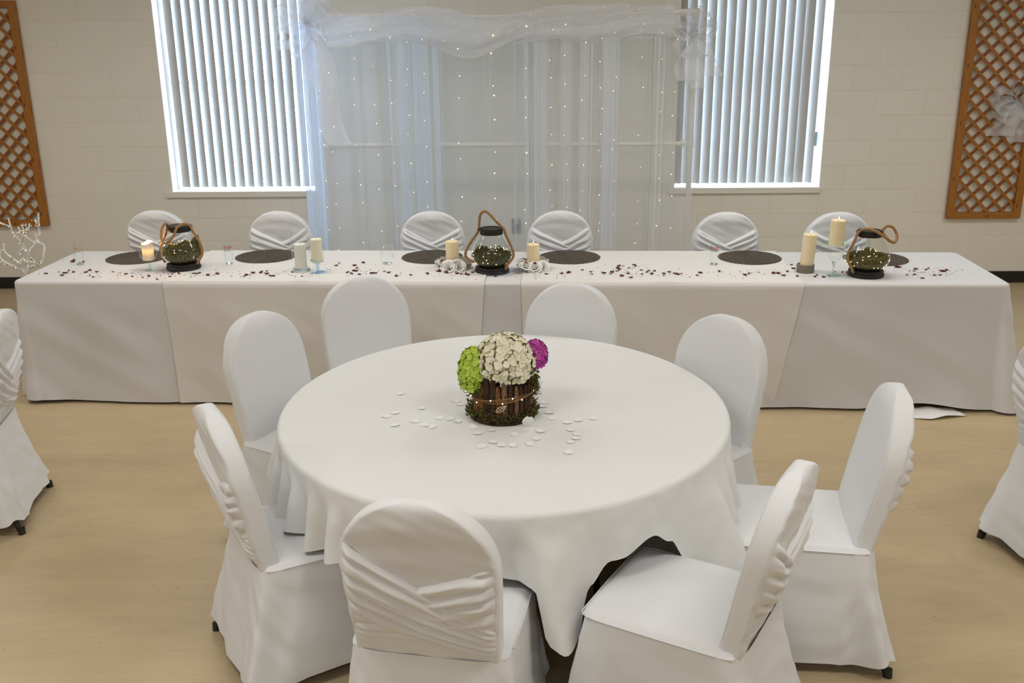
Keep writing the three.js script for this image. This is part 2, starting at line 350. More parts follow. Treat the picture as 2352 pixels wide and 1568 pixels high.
    return [cx * hw + nx * fold, y, (cz > 0 ? cz * front : cz * rear) + nzz * fold];
  }, false);
  const seam = [];
  for (const sx of [-1, 1]) seam.push(tube([[sx * 0.238, 0.459, -0.17], [sx * 0.2405, 0.459, 0.05], [sx * 0.237, 0.459, 0.22], [sx * 0.21, 0.459, 0.255]], 0.0022, 20, 4));
  seam.push(tube([[-0.21, 0.459, 0.255], [0, 0.459, 0.2595], [0.21, 0.459, 0.255]], 0.0022, 10, 4));
  return { back, piping, bandA, bandB, seat, skirt, seam };
}
const legGeo = (sx, sz) => taper([[sx * 0.19, 0.42, sz > 0 ? 0.2 : -0.19], [sx * 0.21, 0.2, sz > 0 ? 0.23 : -0.24], [sx * 0.243, 0.0, sz > 0 ? 0.27 : -0.318]], 0.013, 0.0125, 8, 10);
const footGeo = (sx, sz) => at(new THREE.CylinderGeometry(0.015, 0.016, 0.03, 12), sx * 0.243, 0.015, sz > 0 ? 0.27 : -0.318, 0, 0, sx * 0.1);
function makeChair(k, label, bandsAt = [[0.85, 0.61, 0.565, 0.482], [0.80, 0.57, 0.62, 0.51]]) {
  const t = thing('covered_chair', label, 'chair'), g = chairGeometry(k, bandsAt);
  part('back_cover', [g.back, ...g.piping], M.cover, t);
  part('sash_band', g.bandA, M.cover, t, 'pleated white sash band crossing on top'); part('sash_band_001', g.bandB, M.cover, t, 'pleated white sash band crossing underneath');
  part('seat_cover', [g.seat, ...g.seam], M.cover, t); part('skirt', g.skirt, M.cover, t);
  let i = 0; for (const sx of [-1, 1]) for (const sz of [-1, 1]) { part(i ? `leg_00${i}` : 'leg', [legGeo(sx, sz), footGeo(sx, sz)], M.black, t, 'black leg'); i++; }
  return t;
}
const CHAIRS = [
  // [x, z, facing x, facing z, label, group]
  [-0.255, 5.73, 0.169, -0.986, 'nearest white covered chair, its crossed pleated sash facing us at the bottom centre', 0],
  [-0.784, 5.215, 0.866, -0.5, 'white covered chair at the round table seen edge on, left of the nearest chair', 0],
  [0.482, 5.685, -0.87, -0.49, 'white covered chair right of the nearest one, its whole flat seat showing', 0],
  [0.955, 5.15, -0.985, -0.16, 'white covered chair at the right of the round table, upright behind the nearer one', 0],
  [-0.931, 4.387, 0.87, 0.48, 'plain-backed white covered chair on the far left of the round table', 0],
  [0.617, 4.53, -0.75, 0.66, 'plain-backed white covered chair on the far right of the round table', 0],
  [-0.717, 3.861, 0.6, 1.42, 'plain white covered chair behind the round table, left of the two facing us', 0],
  [0.137, 4.049, -0.3, 1.23, 'plain white covered chair behind the round table, right of the bark flower vase', 0],
  [-2.645, 4.25, -0.98, 0.2, 'white covered chair cut off by the left picture edge, two black feet showing', 0],
  [2.345, 4.614, 0.96, -0.28, 'white covered chair cut off by the right picture edge, one black foot showing', 0],
  [-2.569, 1.357, 0.03, -1, 'white covered chair at the head table behind the leftmost rope lantern', 1],
  [-1.705, 1.426, 0, -1, 'white covered chair at the head table behind the tall glass candle cylinder', 1],
  [-0.657, 1.47, 0, -1, 'white covered chair at the head table just left of the middle rope lantern', 1],
  [0.206, 1.488, -0.02, -1, 'white covered chair at the head table just right of the middle rope lantern', 1],
  [1.317, 1.582, 0.02, -1, 'white covered chair at the head table right of the sheer backdrop, behind a champagne flute', 1],
  [2.031, 1.612, -0.03, -1, 'white covered chair at the head table behind the tall pair of cream candles', 1],
];
{
  const high = [[0.875, 0.67, 0.655, 0.56], [0.875, 0.66, 0.665, 0.56]];
  const protos = [makeChair(0, ''), makeChair(7.3, ''), makeChair(13.9, ''), makeChair(21.4, '', high), makeChair(29.2, '', high)]; const done = protos.map(() => false);
  CHAIRS.forEach(([x, z, fx, fz, label, row], i) => {
    const k = row ? 3 + i % 2 : i % 3, turn = Math.atan2(fx, fz);
    let o = protos[k];
    if (done[k]) o = copy(o, [x, 0, z], turn, label); else { done[k] = true; o.position.set(x, 0, z); o.rotation.y = turn; o.userData.label = label; }
    o.userData.group = row ? 'covered chairs along the head table' : i > 7 ? 'covered chairs at neighbouring tables' : 'covered chairs around the round table';
  });
}

// ---------------------------------------------------------------- the round table
const RT = { x: -0.10, z: 4.755, rx: 0.865, rz: 0.925, y: 0.745 };
{
  const t = thing('round_table', 'round folding banquet table under the white floor-length cloth', 'table', [RT.x, 0, RT.z]);
  part('tabletop', at(new THREE.CylinderGeometry(0.83, 0.83, 0.022, 64), 0, 0.722, 0), std([0.4, 0.36, 0.3]), t);
  let i = 0; for (const [sx, sz] of [[-1, -1], [1, -1], [-1, 1], [1, 1]]) part(i++ ? `leg_00${i - 1}` : 'leg', tube([[sx * 0.34, 0.71, sz * 0.30], [sx * 0.34, 0.3, sz * 0.30], [sx * 0.36, 0, sz * 0.30]], 0.014, 8, 10), M.black, t);
  const hem = through([[0, 0.36], [14, 0.33], [27, 0.34], [43, 0.37], [50, 0.54], [55, 0.585], [66, 0.545], [70.5, 0.47], [74, 0.335], [77.5, 0.308], [80.5, 0.33], [82.8, 0.50], [95, 0.525], [112, 0.50], [128, 0.495], [139, 0.485], [144, 0.50], [150, 0.42], [158, 0.40], [164, 0.50], [178, 0.58], [205, 0.55], [222, 0.40], [240, 0.54], [262, 0.45], [285, 0.54], [305, 0.40], [325, 0.55], [345, 0.40], [360, 0.36]]);
  const foldAt = (deg) => 0.95 * Math.sin((deg - 126) / 8.5 * 2 * PI) * smooth(118, 130, deg) * smooth(176, 160, deg) + 0.5 * Math.sin(deg * 0.75) * smooth(8, 12, deg) * smooth(44, 36, deg) + 0.45 * Math.sin(deg * PI / 180 * 11 + 0.6) + 0.35 * Math.sin(deg * PI / 180 * 17 + 2.1) + 0.5 * nz(deg * 0.11, 3) + 1.35 * Math.exp(-(((deg - 31) / 12) ** 2)) + (Math.exp(-(((deg - 77.5) / 5) ** 2)) - 0.9 * Math.exp(-(((deg - 86) / 3.4) ** 2)) - 0.7 * Math.exp(-(((deg - 68) / 4) ** 2))) * 1.1;
  const NV = 64;
  const cloth = ringGrid(480, NV, (u, v) => {
    const deg = u * 360, a = deg * PI / 180, c = Math.cos(a), s = Math.sin(a), R = 0.018;
    if (v <= 0.5) { const r = v / 0.5; const rx = (RT.rx - R) * r, rz = (RT.rz - R) * r; return [rx * c, RT.y + 0.0006 * nz(rx * c * 6, rz * s * 6) * smooth(1, 0.8, r), rz * s]; }
    const k = (v - 0.5) / 0.5;
    if (k < 0.18) { const b = k / 0.18 * PI / 2; return [(RT.rx - R + R * Math.sin(b)) * c, RT.y - R + R * Math.cos(b), (RT.rz - R + R * Math.sin(b)) * s]; }
    const d = (k - 0.18) / 0.82, y = lerp(RT.y - R, hem(deg), d), drop = RT.y - R - y;
    const f = foldAt(deg + 3 * nz(deg * 0.05, drop * 3)), out = drop * 0.06 + Math.pow(drop, 1.1) * 0.21 * f * (1 - 0.6 * Math.exp(-(((deg - 56) / 9) ** 2))) * smooth(0, 0.12, drop) + 0.004 * nz(deg * 0.3, y * 12);
    const rest = Math.max(out, -0.03 * smooth(0, 0.1, drop));
    return [(RT.rx + rest) * c, y, (RT.rz + rest) * s];
  }, true, 20, 6);
  const o = single('round_tablecloth', cloth, M.roundCloth, 'large round white cloth draped in folds over the round table', 'tablecloth');
  o.position.set(RT.x, 0, RT.z);
}

// ---------------------------------------------------------------- the head table cloths (slightly turned to the wall)
const HT = { x: -0.1655, z: 2.84, turn: -2.08 * PI / 180, y: 0.745, depth: 0.845 };
const onTable = (x, z, y = HT.y) => { const c = Math.cos(HT.turn), s = Math.sin(HT.turn); return [HT.x + x * c + z * s, y, HT.z - x * s + z * c]; };
const topY = (x, extra = 0.0005) => HT.y + ((x > -1.985 && x < -0.093) || (x > 0.121 && x < 1.73) ? 0.007 : 0) + extra;       // the middle cloths lie over the end cloths
function headCloth(x0, x1, lift, mat, label, o = {}) {
  // path along the table edge: back edge, an end when there is one, front edge
  const D = HT.depth, R = 0.02, pts = [], n = 260;
  const ends = [o.left, o.right], rc = 0.05;
  const P = [];                                                           // [x, z, nx, nz] on the edge
  const line = (ax, az, bx, bz, nx, nzz, m) => { for (let i = 0; i <= m; i++) P.push([lerp(ax, bx, i / m), lerp(az, bz, i / m), nx, nzz]); };
  const arc = (cx, cz, a0, a1) => { for (let i = 1; i < 10; i++) { const a = lerp(a0, a1, i / 10); P.push([cx + rc * Math.cos(a), cz + rc * Math.sin(a), Math.cos(a), Math.sin(a)]); } };
  if (o.left) { line(x1, -D, x0 + rc, -D, 0, -1, 60); arc(x0 + rc, -D + rc, -PI / 2, -PI); line(x0, -D + rc, x0, -rc, -1, 0, 40); arc(x0 + rc, -rc, PI, PI / 2); line(x0 + rc, 0, x1, 0, 0, 1, 70); }
  else if (o.right) { line(x0, 0, x1 - rc, 0, 0, 1, 70); arc(x1 - rc, -rc, PI / 2, 0); line(x1, -rc, x1, -D + rc, 1, 0, 40); arc(x1 - rc, -D + rc, 0, -PI / 2); line(x1 - rc, -D, x0, -D, 0, -1, 60); }
  const seeds = o.seed ?? 1, slant = o.slant ?? 0;
  const drop = (x, z, nx, nzz, d, kk) => {
    const corner = Math.abs(nx * nzz) * 2, H = HT.y + lift - R;
    const hemY = 0.014 + (o.hem ? o.hem(x, nx, nzz) : 0) , y = lerp(H, hemY, d), dr = H - y;
    const w = dr * 0.085 + 0.006 * nz(x * 2.2 + z * 3, dr * 2, seeds) * smooth(0, 0.2, dr) * 2 + 0.012 * nz(x * 4.5 - dr * 6, dr * 2.5 + z * 4, 9) * smooth(0, 0.25, dr) + dr * 0.012 * Math.sin(x * 9 + z * 11 + seeds * 2) + corner * dr * 0.16 * (o.flare ?? 1) + (o.bulge ? o.bulge(x, z, nx, nzz, dr) : 0);
    return [x + nx * (w + lift) + (o.bulgeX ? o.bulgeX(x, nx, nzz, dr) : 0), y, z + nzz * (w + lift)];
  };
  let g;
  if (ends[0] || ends[1]) {
    const m = P.length - 1, NV = 40;
    g = grid(m, NV, (u, v) => {
      const [x, z, nx, nzz] = P[Math.round(u * m)];
      const cx = o.left ? Math.max(x, x0 + D / 2) : Math.min(x, x1 - D / 2), cz = -D / 2;
      if (v <= 0.3) { const r = v / 0.3; return [lerp(cx, x - nx * R, r), HT.y + lift, lerp(cz, z - nzz * R, r)]; }
      const k = (v - 0.3) / 0.7;
      if (k < 0.14) { const b = k / 0.14 * PI / 2; return [x - nx * (R - R * Math.sin(b)), HT.y + lift - R + R * Math.cos(b), z - nzz * (R - R * Math.sin(b))]; }
      return drop(x, z, nx, nzz, (k - 0.14) / 0.86);
    }, false, 8, 4);
  } else {
    g = grid(90, 100, (u, v) => {
      const q = v * 2 - 1, sgn = Math.sign(q) || 1, k = Math.abs(q), z = sgn > 0 ? 0 : -D;
      let x = lerp(x0, x1, u);
      if (k <= 0.3) { const r = k / 0.3; return [x, HT.y + lift + (o.bump ? o.bump(x, sgn * r) : 0), lerp(-D / 2, z - sgn * R, r)]; }
      const kk = (k - 0.3) / 0.7;
      if (kk < 0.14) { const b = kk / 0.14 * PI / 2; return [x, HT.y + lift - R + R * Math.cos(b) + (o.bump ? o.bump(x, sgn) * (1 - kk / 0.14) : 0), z - sgn * (R - R * Math.sin(b))]; }
      const d = (kk - 0.14) / 0.86, e = drop(x, z, 0, sgn, d);
      e[0] += d * lerp(o.slant0 ?? 0, o.slant1 ?? 0, u); return e;
    }, false, 8, 6);
  }
  const m = single('head_tablecloth', g, mat, label, 'tablecloth'); m.position.set(HT.x, 0, HT.z); m.rotation.y = HT.turn;
  return m;
}
headCloth(-2.905, -1.55, 0, M.clothCool, 'greyish white cloth over the left end of the head table', { left: true, seed: 1, flare: 0.3, bulgeX: (x, nx, nzz, dr) => nzz > 0.05 && x < -2.3 ? dr * 0.11 * smooth(-2.5, -2.9, x) : 0, hem: (x, nx, nzz) => nzz > 0.5 ? 0.010 * smooth(-2.4, -2.85, x) : 0 });
headCloth(1.45, 2.885, 0, M.clothCool, 'greyish white cloth over the right end of the head table', { right: true, seed: 1, flare: 0.9, hem: (x, nx, nzz) => 0.03 * Math.exp(-(((x - 2.45) / 0.22) ** 2)) * (nzz > 0.3 ? 1 : 0) });
headCloth(-0.42, 0.45, 0, M.clothCool, 'darker strip of cloth showing between the two middle head table cloths', { seed: 1 });
headCloth(-1.985, -0.093, 0.007, M.clothWarm, 'warm white cloth left of the middle of the head table', { seed: 1, slant0: 0.05, slant1: -0.05, bump: (x, s) => s > 0.8 ? 0.008 * Math.exp(-(((x + 1.16) / 0.05) ** 2)) : 0 });
headCloth(0.121, 1.73, 0.007, M.clothWarm, 'warm white cloth right of the middle of the head table', { seed: 1, slant0: 0.02, slant1: -0.14, bump: (x, s) => s > 0.8 ? 0.007 * Math.exp(-(((x - 0.95) / 0.07) ** 2)) : 0 });
{
  const g = grid(24, 12, (u, v) => { const x = lerp(-0.17, 0.17, u) + 0.04 * (v - 0.5), z = v * 0.17 * (1 - 0.55 * Math.abs(u - 0.35)); return [x, 0.006 + 0.012 * Math.exp(-(((u - 0.6) / 0.2) ** 2)) + 0.004 * nz(u * 5, v * 3), z]; });
  const o = single('fallen_cloth', g, M.clothFloor, 'bright white cloth corner lying on the floor under the right end of the head table', 'cloth');
  o.position.set(2.31, 0, 2.96);
}

// ---------------------------------------------------------------- things on the head table
const put = (name, label, category, x, z, group, turn = 0) => thing(name, label, category, onTable(x, z, topY(x)), turn + HT.turn, group);
// woven vine placemats
{
  const rings = []; reseed(8);
  for (let k = 0; k < 11; k++) {
    const r = 0.018 + k * 0.0168, n = Math.max(5, Math.round(r * 2 * PI / 0.03)), pts = [], m = n * 6;
    for (let i = 0; i < m; i++) { const a = i / m * 2 * PI, q = r + 0.0085 * Math.sin(a * n + k * 1.7) + rr(-0.001, 0.001); pts.push([q * Math.cos(a), 0.0035 + 0.0016 * Math.cos(a * n + k * 1.7 + 1), q * Math.sin(a)]); }
    rings.push(tube(pts, 0.0027, m * 2, 4, true));
    const p2 = []; for (let i = 0; i < m; i++) { const a = i / m * 2 * PI, q = r - 0.0085 * Math.sin(a * n + k * 1.7) + rr(-0.001, 0.001); p2.push([q * Math.cos(a), 0.0038 - 0.0016 * Math.cos(a * n + k * 1.7 + 1), q * Math.sin(a)]); }
    rings.push(tube(p2, 0.0024, m * 2, 4, true));
  }
  const spots = [[-2.40, -0.625, 'round woven vine placemat partly behind the goblet with the lit candle'], [-1.555, -0.64, 'round woven vine placemat between the lettered flute and the tall candle cylinder'], [-0.475, -0.63, 'round woven vine placemat right of the small tumbler'], [0.40, -0.63, 'round woven vine placemat right of the middle lantern, behind a rose candle'], [1.53, -0.625, 'round woven vine placemat beside the lettered flute on the right'], [2.31, -0.63, 'round woven vine placemat mostly hidden behind the rightmost rope lantern']];
  let first = null;
  spots.forEach(([x, z, label], i) => {
    if (!first) { first = put('placemat', label, 'placemat', x, z, 'woven placemats on the head table'); part('weave', rings, M.vine, first); }
    else copy(first, onTable(x, z, topY(x)), i * 1.1, label);
  });
}
// flower-strewn petals
function petalGeo(w, l, curl, k) {
  return grid(6, 6, (u, v) => {
    const a = u * 2 - 1, t = v, half = w / 2 * Math.pow(Math.sin(PI * clamp(0.08 + 0.86 * t)), 0.7);
    return [a * half, 0.65 * curl * (a * a * 0.8 + (t - 0.45) ** 2 * 1.6) + 0.0006 + 0.2 * curl * nz(a * 2, t * 3, k), (t - 0.5) * l];
  });
}
const redShapes = [petalGeo(0.022, 0.024, 0.006, 1), petalGeo(0.014, 0.022, 0.007, 2), petalGeo(0.022, 0.018, 0.005, 3), petalGeo(0.010, 0.016, 0.004, 4)];
const whiteShapes = [petalGeo(0.040, 0.042, 0.006, 1), petalGeo(0.036, 0.040, 0.008, 5), petalGeo(0.042, 0.038, 0.004, 9)];
{
  reseed(2024);
  // clusters along the cloth: [x, z, spread x, spread z, petals, crumbs]
  const clusters = [[-2.76, -0.53, 0.06, 0.06, 4, 8], [-2.70, -0.20, 0.12, 0.05, 8, 14], [-2.42, -0.18, 0.10, 0.05, 4, 10], [-2.25, -0.15, 0.12, 0.05, 3, 50], [-1.98, -0.13, 0.1, 0.05, 7, 30], [-1.72, -0.15, 0.12, 0.05, 4, 40], [-1.40, -0.17, 0.10, 0.06, 9, 20], [-1.22, -0.14, 0.1, 0.05, 2, 40], [-0.97, -0.42, 0.10, 0.06, 4, 8], [-0.93, -0.24, 0.10, 0.06, 8, 36], [-0.66, -0.18, 0.08, 0.05, 6, 8], [-0.40, -0.19, 0.08, 0.05, 7, 8], [-0.20, -0.17, 0.10, 0.05, 6, 30], [0.15, -0.16, 0.10, 0.04, 2, 36], [0.48, -0.2, 0.12, 0.05, 8, 20], [0.74, -0.32, 0.06, 0.10, 10, 36], [0.80, -0.19, 0.1, 0.05, 9, 14], [1.02, -0.21, 0.10, 0.05, 8, 20], [1.33, -0.2, 0.12, 0.05, 4, 36], [1.56, -0.22, 0.10, 0.05, 7, 14], [1.76, -0.40, 0.05, 0.04, 3, 8], [1.83, -0.16, 0.08, 0.03, 6, 6], [2.02, -0.30, 0.04, 0.05, 4, 8], [2.40, -0.42, 0.08, 0.06, 6, 6], [2.48, -0.24, 0.10, 0.06, 7, 30], [2.60, -0.33, 0.08, 0.05, 4, 34]];
  const crumb = petalGeo(0.006, 0.007, 0.002, 2), crumbs = [];
  const g = () => (rnd() + rnd() + rnd() - 1.5) * 1.5;
  const where = ['at the far left end of the head table', 'left of the goblet, near the front edge', 'in front of the leftmost placemat', 'in front of the goblet with the glowing candle', 'around the base of the leftmost lantern', 'in front of the first lettered flute', 'in front of the tall glass candle cylinder', 'in front of the footed hurricane glass', 'right of the hurricane glass, toward the back', 'between the hurricane glass and the small tumbler', 'in front of the small tumbler', 'in front of the left rose candle', 'at the front of the middle lantern', 'in front of the right rose candle', 'right of the right rose candle', 'in the loose heap left of the right-hand flute', 'in the dark cluster between rose candle and right-hand flute', 'in front of the empty stretch before the right-hand flute', 'in front of the right-hand flute', 'in front of the fifth placemat', 'behind the grey wooden cup', 'at the foot of the grey wooden cup', 'between stemmed glass and rightmost lantern', 'right of the rightmost lantern, toward the back', 'right of the rightmost lantern, in the scattered patch', 'nearest the right end of the head table']; let spot = 0;
  for (const [x, z, sx, sz, n, c] of clusters) {
    for (let i = 0; i < n; i++) {
      const px = x + g() * sx, p = onTable(px, Math.min(z + g() * sz, -0.035), topY(px)), m = single('rose_petal', redShapes[Math.floor(rnd() * 4)], M.redPetal, 'dried dark red petal ' + where[spot], 'petal', 'dried red petals ' + where[spot]);
      m.position.set(...p); m.rotation.set(rr(-0.14, 0.14), rr(0, 6.28), rr(-0.14, 0.14), 'YXZ'); const s = rr(0.75, 1.35); m.scale.set(s, s * 1.3, s);
    }
    spot++;
    for (let i = 0; i < c; i++) { const px = x + g() * sx * 1.5, p = onTable(px, Math.min(z + g() * sz * 1.3, -0.03), topY(px, 0)); crumbs.push(at(crumb, ...p, 0, rr(0, 6.28), 0, rr(0.4, 1.2))); }
  }
  single('petal_crumbs', crumbs, M.crumb, 'tiny dark crumbs of dried rose petals scattered along the head table', 'petals', null, 'stuff');
}
// candles
function candle(r, h, mat, name, label, pos, tilt = 0, opts = {}) {
  const t = thing(name, label, 'candle', pos, 0, opts.group); t.rotation.z = tilt;
  const rim = 0.006, pts = [[0, 0], [r - 0.002, 0], [r, 0.002], [r, h - rim], [r - 0.002, h - 0.001], [r - 0.006, h], [r - 0.010, h - 0.003], [r * 0.4, h - 0.006], [0, h - 0.006]];
  part('wax', lathe(pts, 40), mat, t);
  part('wick', tube([[0, h - 0.008, 0], [0.0006, h + 0.003, 0], [0.0018, h + 0.009, 0]], 0.0011, 6, 5), M.wick, t);
  if (opts.lit) part('flame', at(lathe([[0, 0], [0.0018, 0.003], [0.0022, 0.007], [0.0012, 0.014], [0, 0.019]], 10), 0.001, h + 0.002, 0), M.flame, t);
  return t;
}
// goblet with a glowing flameless candle
{
  const p = [-2.176, -0.281], t = put('goblet', 'green-stemmed glass goblet holding the glowing candle, left end of the table', 'goblet', ...p);
  part('bowl', lathe([[0.004, 0.062], [0.02, 0.064], [0.038, 0.074], [0.049, 0.09], [0.053, 0.108], [0.051, 0.124], [0.047, 0.136]], 40), M.glass, t);
  part('stem', lathe([[0.0, 0.004], [0.010, 0.008], [0.0085, 0.02], [0.012, 0.028], [0.0085, 0.036], [0.011, 0.045], [0.009, 0.055], [0.02, 0.064], [0.0, 0.066]], 24), M.glassGreen, t);
  part('foot', lathe([[0, 0.0], [0.035, 0.0], [0.036, 0.003], [0.025, 0.006], [0.008, 0.010], [0, 0.010]], 36), M.glassGreen, t);
  const pos = onTable(...p, topY(p[0]) + 0.068), c = thing('flameless_candle', 'glowing cream pillar candle with a worn rim inside the green goblet', 'candle', pos);
  const h = 0.106, shell = ringGrid(40, 14, (u, v) => { const a = u * 2 * PI, r = 0.0345 + 0.0004 * nz(Math.cos(a) * 2, v * 3), rim = v > 0.85 ? (0.010 * Math.sin(a * 1 + 2.4) + 0.004 * Math.sin(a * 3)) * (v - 0.85) / 0.15 : 0; return [r * Math.cos(a), v * h + rim * 0.7, r * Math.sin(a)]; }, true);
  const glow = texture(4, 64, (x, y) => { const v = y / 64, k = 255 * (0.30 + 0.70 * Math.exp(-(((v - 0.52) / 0.22) ** 2))); return [k, k * (0.66 + 0.08 * v), k * (0.20 + 0.36 * v * v)]; });
  glow.wrapS = glow.wrapT = THREE.ClampToEdgeWrapping;
  const lit = std([0.85, 0.74, 0.58], { emissive: new THREE.Color(1, 1, 1), emissiveMap: glow, emissiveIntensity: 0.95, roughness: 0.6 });
  part('wax', shell, lit, c); part('wax_top', at(new THREE.CylinderGeometry(0.0335, 0.0335, 0.004, 32), 0, h * 0.82, 0), M.wax, c);
  part('flame', at(lathe([[0, 0], [0.004, 0.005], [0.0045, 0.010], [0.0025, 0.018], [0, 0.024]], 10), 0, h * 0.84, 0), M.flame, c);
  const l = new THREE.PointLight(new THREE.Color().setRGB(1, 0.6, 0.25), 0.12, 0, 2); l.position.set(pos[0], pos[1] + h * 0.84 + 0.05, pos[2]); l.castShadow = true; scene.add(l);
}
// hurricane glass on a foot, with its candle
{
  const p = [-1.114, -0.214], t = put('hurricane_glass', 'clear footed hurricane glass with a ring of clear beads around a cream candle', 'candle holder', ...p);
  part('bowl', lathe([[0.012, 0.056], [0.03, 0.060], [0.040, 0.072], [0.044, 0.10], [0.044, 0.16], [0.046, 0.218]], 40), M.glass, t);
  part('stem', lathe([[0.0, 0.004], [0.009, 0.008], [0.006, 0.018], [0.013, 0.027], [0.007, 0.037], [0.010, 0.048], [0.014, 0.056], [0, 0.058]], 24), M.water, t);
  part('foot', lathe([[0, 0.0], [0.040, 0.0], [0.042, 0.003], [0.03, 0.007], [0.009, 0.012], [0, 0.012]], 36), M.water, t);
  const beads = []; reseed(55); for (let i = 0; i < 60; i++) { const a = rr(0, 2 * PI); beads.push(at(new THREE.IcosahedronGeometry(0.0035, 1), 0.0395 * Math.cos(a), rr(0.069, 0.085), 0.0395 * Math.sin(a))); }
  part('beads', beads, M.glassSolid, t).userData.kind = 'stuff';
  candle(0.034, 0.14, M.waxPale, 'pillar_candle', 'pale yellow unlit pillar candle standing in the footed hurricane glass', onTable(...p, topY(p[0]) + 0.066));
}
// glass cylinder with a white candle
{
  const p = [-1.226, -0.257], t = put('glass_cylinder', 'tall straight clear glass cylinder around the white candle', 'vase', ...p);
  part('wall', lathe([[0.052, 0.004], [0.052, 0.262], [0.051, 0.264], [0.050, 0.262]], 48), M.glass, t);
  part('base', lathe([[0, 0], [0.051, 0], [0.0525, 0.004], [0.0525, 0.012], [0.049, 0.016], [0, 0.016]], 48), M.glassSolid, t);
  candle(0.036, 0.150, M.waxWhite, 'pillar_candle', 'white unlit pillar candle inside the tall glass cylinder', onTable(...p, topY(p[0]) + 0.0165));
}
// stemless glasses
function script(lines) {
  const c = document.createElement('canvas'); c.width = 256; c.height = 160; const x = c.getContext('2d'); x.clearRect(0, 0, 256, 160); x.textAlign = 'center';
  for (const [text, font, y, col] of lines) { x.font = font; x.fillStyle = col; x.fillText(text, 128, y); }
  const t = new THREE.CanvasTexture(c); t.colorSpace = THREE.SRGBColorSpace; return t;
}
const flutePts = [[0.0, 0.004], [0.018, 0.004], [0.022, 0.012], [0.0255, 0.03], [0.028, 0.06], [0.0275, 0.09], [0.025, 0.12], [0.0215, 0.152]];
const fluteR = through(flutePts.slice(1).map(([r, y]) => [y, r]));
function flute(label, x, z, turn, print, tilt = 0) {
  const t = put('champagne_flute', label, 'glass', x, z, null, turn); t.rotation.z = tilt;
  part('bowl', lathe(flutePts, 36), M.glass, t);
  part('base', lathe([[0, 0], [0.018, 0], [0.020, 0.004], [0.019, 0.010], [0, 0.011]], 30), M.glassSolid, t);
  part('rim', at(new THREE.TorusGeometry(0.0215, 0.0006, 6, 40), 0, 0.152, 0, PI / 2), M.glass, t);
  if (print) part('lettering', grid(20, 10, (u, v) => { const a = PI / 2 + (0.5 - u) * 2.5, y = lerp(0.078, 0.122, v), r = fluteR(y) + 0.0006; return [r * Math.cos(a), y, r * Math.sin(a)]; }), std('#ffffff', { map: print, transparent: true, alphaTest: 0.35, roughness: 0.6 }), t, 'printed red lettering');
  return t;
}
{
  const red = '#b3282c', tribe = script([['Bride', 'italic bold 92px serif', 78, red], ['TRIBE', '60px serif', 142, '#7a6a6a']]), only = script([['Bride', 'italic bold 92px serif', 78, red], ['TRIBE', '60px serif', 142, '#6d5f5d']]), faint = script([['Bride', 'italic bold 80px serif', 74, '#b98468'], ['TRIBE', '50px serif', 136, '#b7a79c']]);
  const a = flute('clear flute with faint lettering and a pale stone inside, far left of the head table', -2.689, -0.429, 0.5, faint);
  part('pale_stone', at(new THREE.DodecahedronGeometry(0.012, 1), 0.002, 0.018, 0.001, 0, 0, 0, [1, 0.7, 1]), M.votive, a);
  flute('clear flute lettered in red, left of the second placemat', -1.731, -0.436, 0.1, tribe);
  flute('clear flute lettered in red, on the right half of the table near a placemat', 1.283, -0.44, -0.35, only, -0.03);
  const t = put('tumbler', 'small empty stemless wine glass left of the third placemat', 'glass', -0.733, -0.446);
  part('bowl', lathe([[0, 0.005], [0.022, 0.005], [0.035, 0.016], [0.043, 0.04], [0.044, 0.06], [0.041, 0.09], [0.036, 0.118]], 40), M.glass, t);
  part('base', lathe([[0, 0], [0.024, 0], [0.028, 0.005], [0.022, 0.010], [0, 0.011]], 30), M.glassSolid, t);
  part('rim', at(new THREE.TorusGeometry(0.036, 0.0008, 6, 40), 0, 0.118, 0, PI / 2), M.glass, t);
}
// roses around two candles on saucers
function roseGeo(k) {
  const out = []; reseed(900 + k);
  const layer = (n, r, h, open, off) => { for (let i = 0; i < n; i++) { const a0 = i / n * 2 * PI + off, wv = rr(0.85, 1.15); out.push(grid(7, 6, (u, v) => { const a = (u - 0.5) * 2 * PI / n * 1.5, rad = r * (0.35 + 0.65 * Math.sin(v * PI / 2)) + open * v * v * v, w = 1 - 0.35 * (2 * u - 1) ** 2 * v; const y = h * v * w * wv - open * 0.45 * Math.pow(v, 6) + 0.002 * nz(u * 3, v * 3, k + i); return [rad * Math.cos(a0 + a), y, rad * Math.sin(a0 + a)]; })); } };
  layer(3, 0.007, 0.026, 0.001, 0); layer(4, 0.013, 0.027, 0.004, 0.5); layer(5, 0.021, 0.026, 0.010, 1.2); layer(5, 0.027, 0.020, 0.013, 0.3);
  return mergeGeometries(out.map(clean));
}
const roses = [roseGeo(1), roseGeo(2), roseGeo(3)];
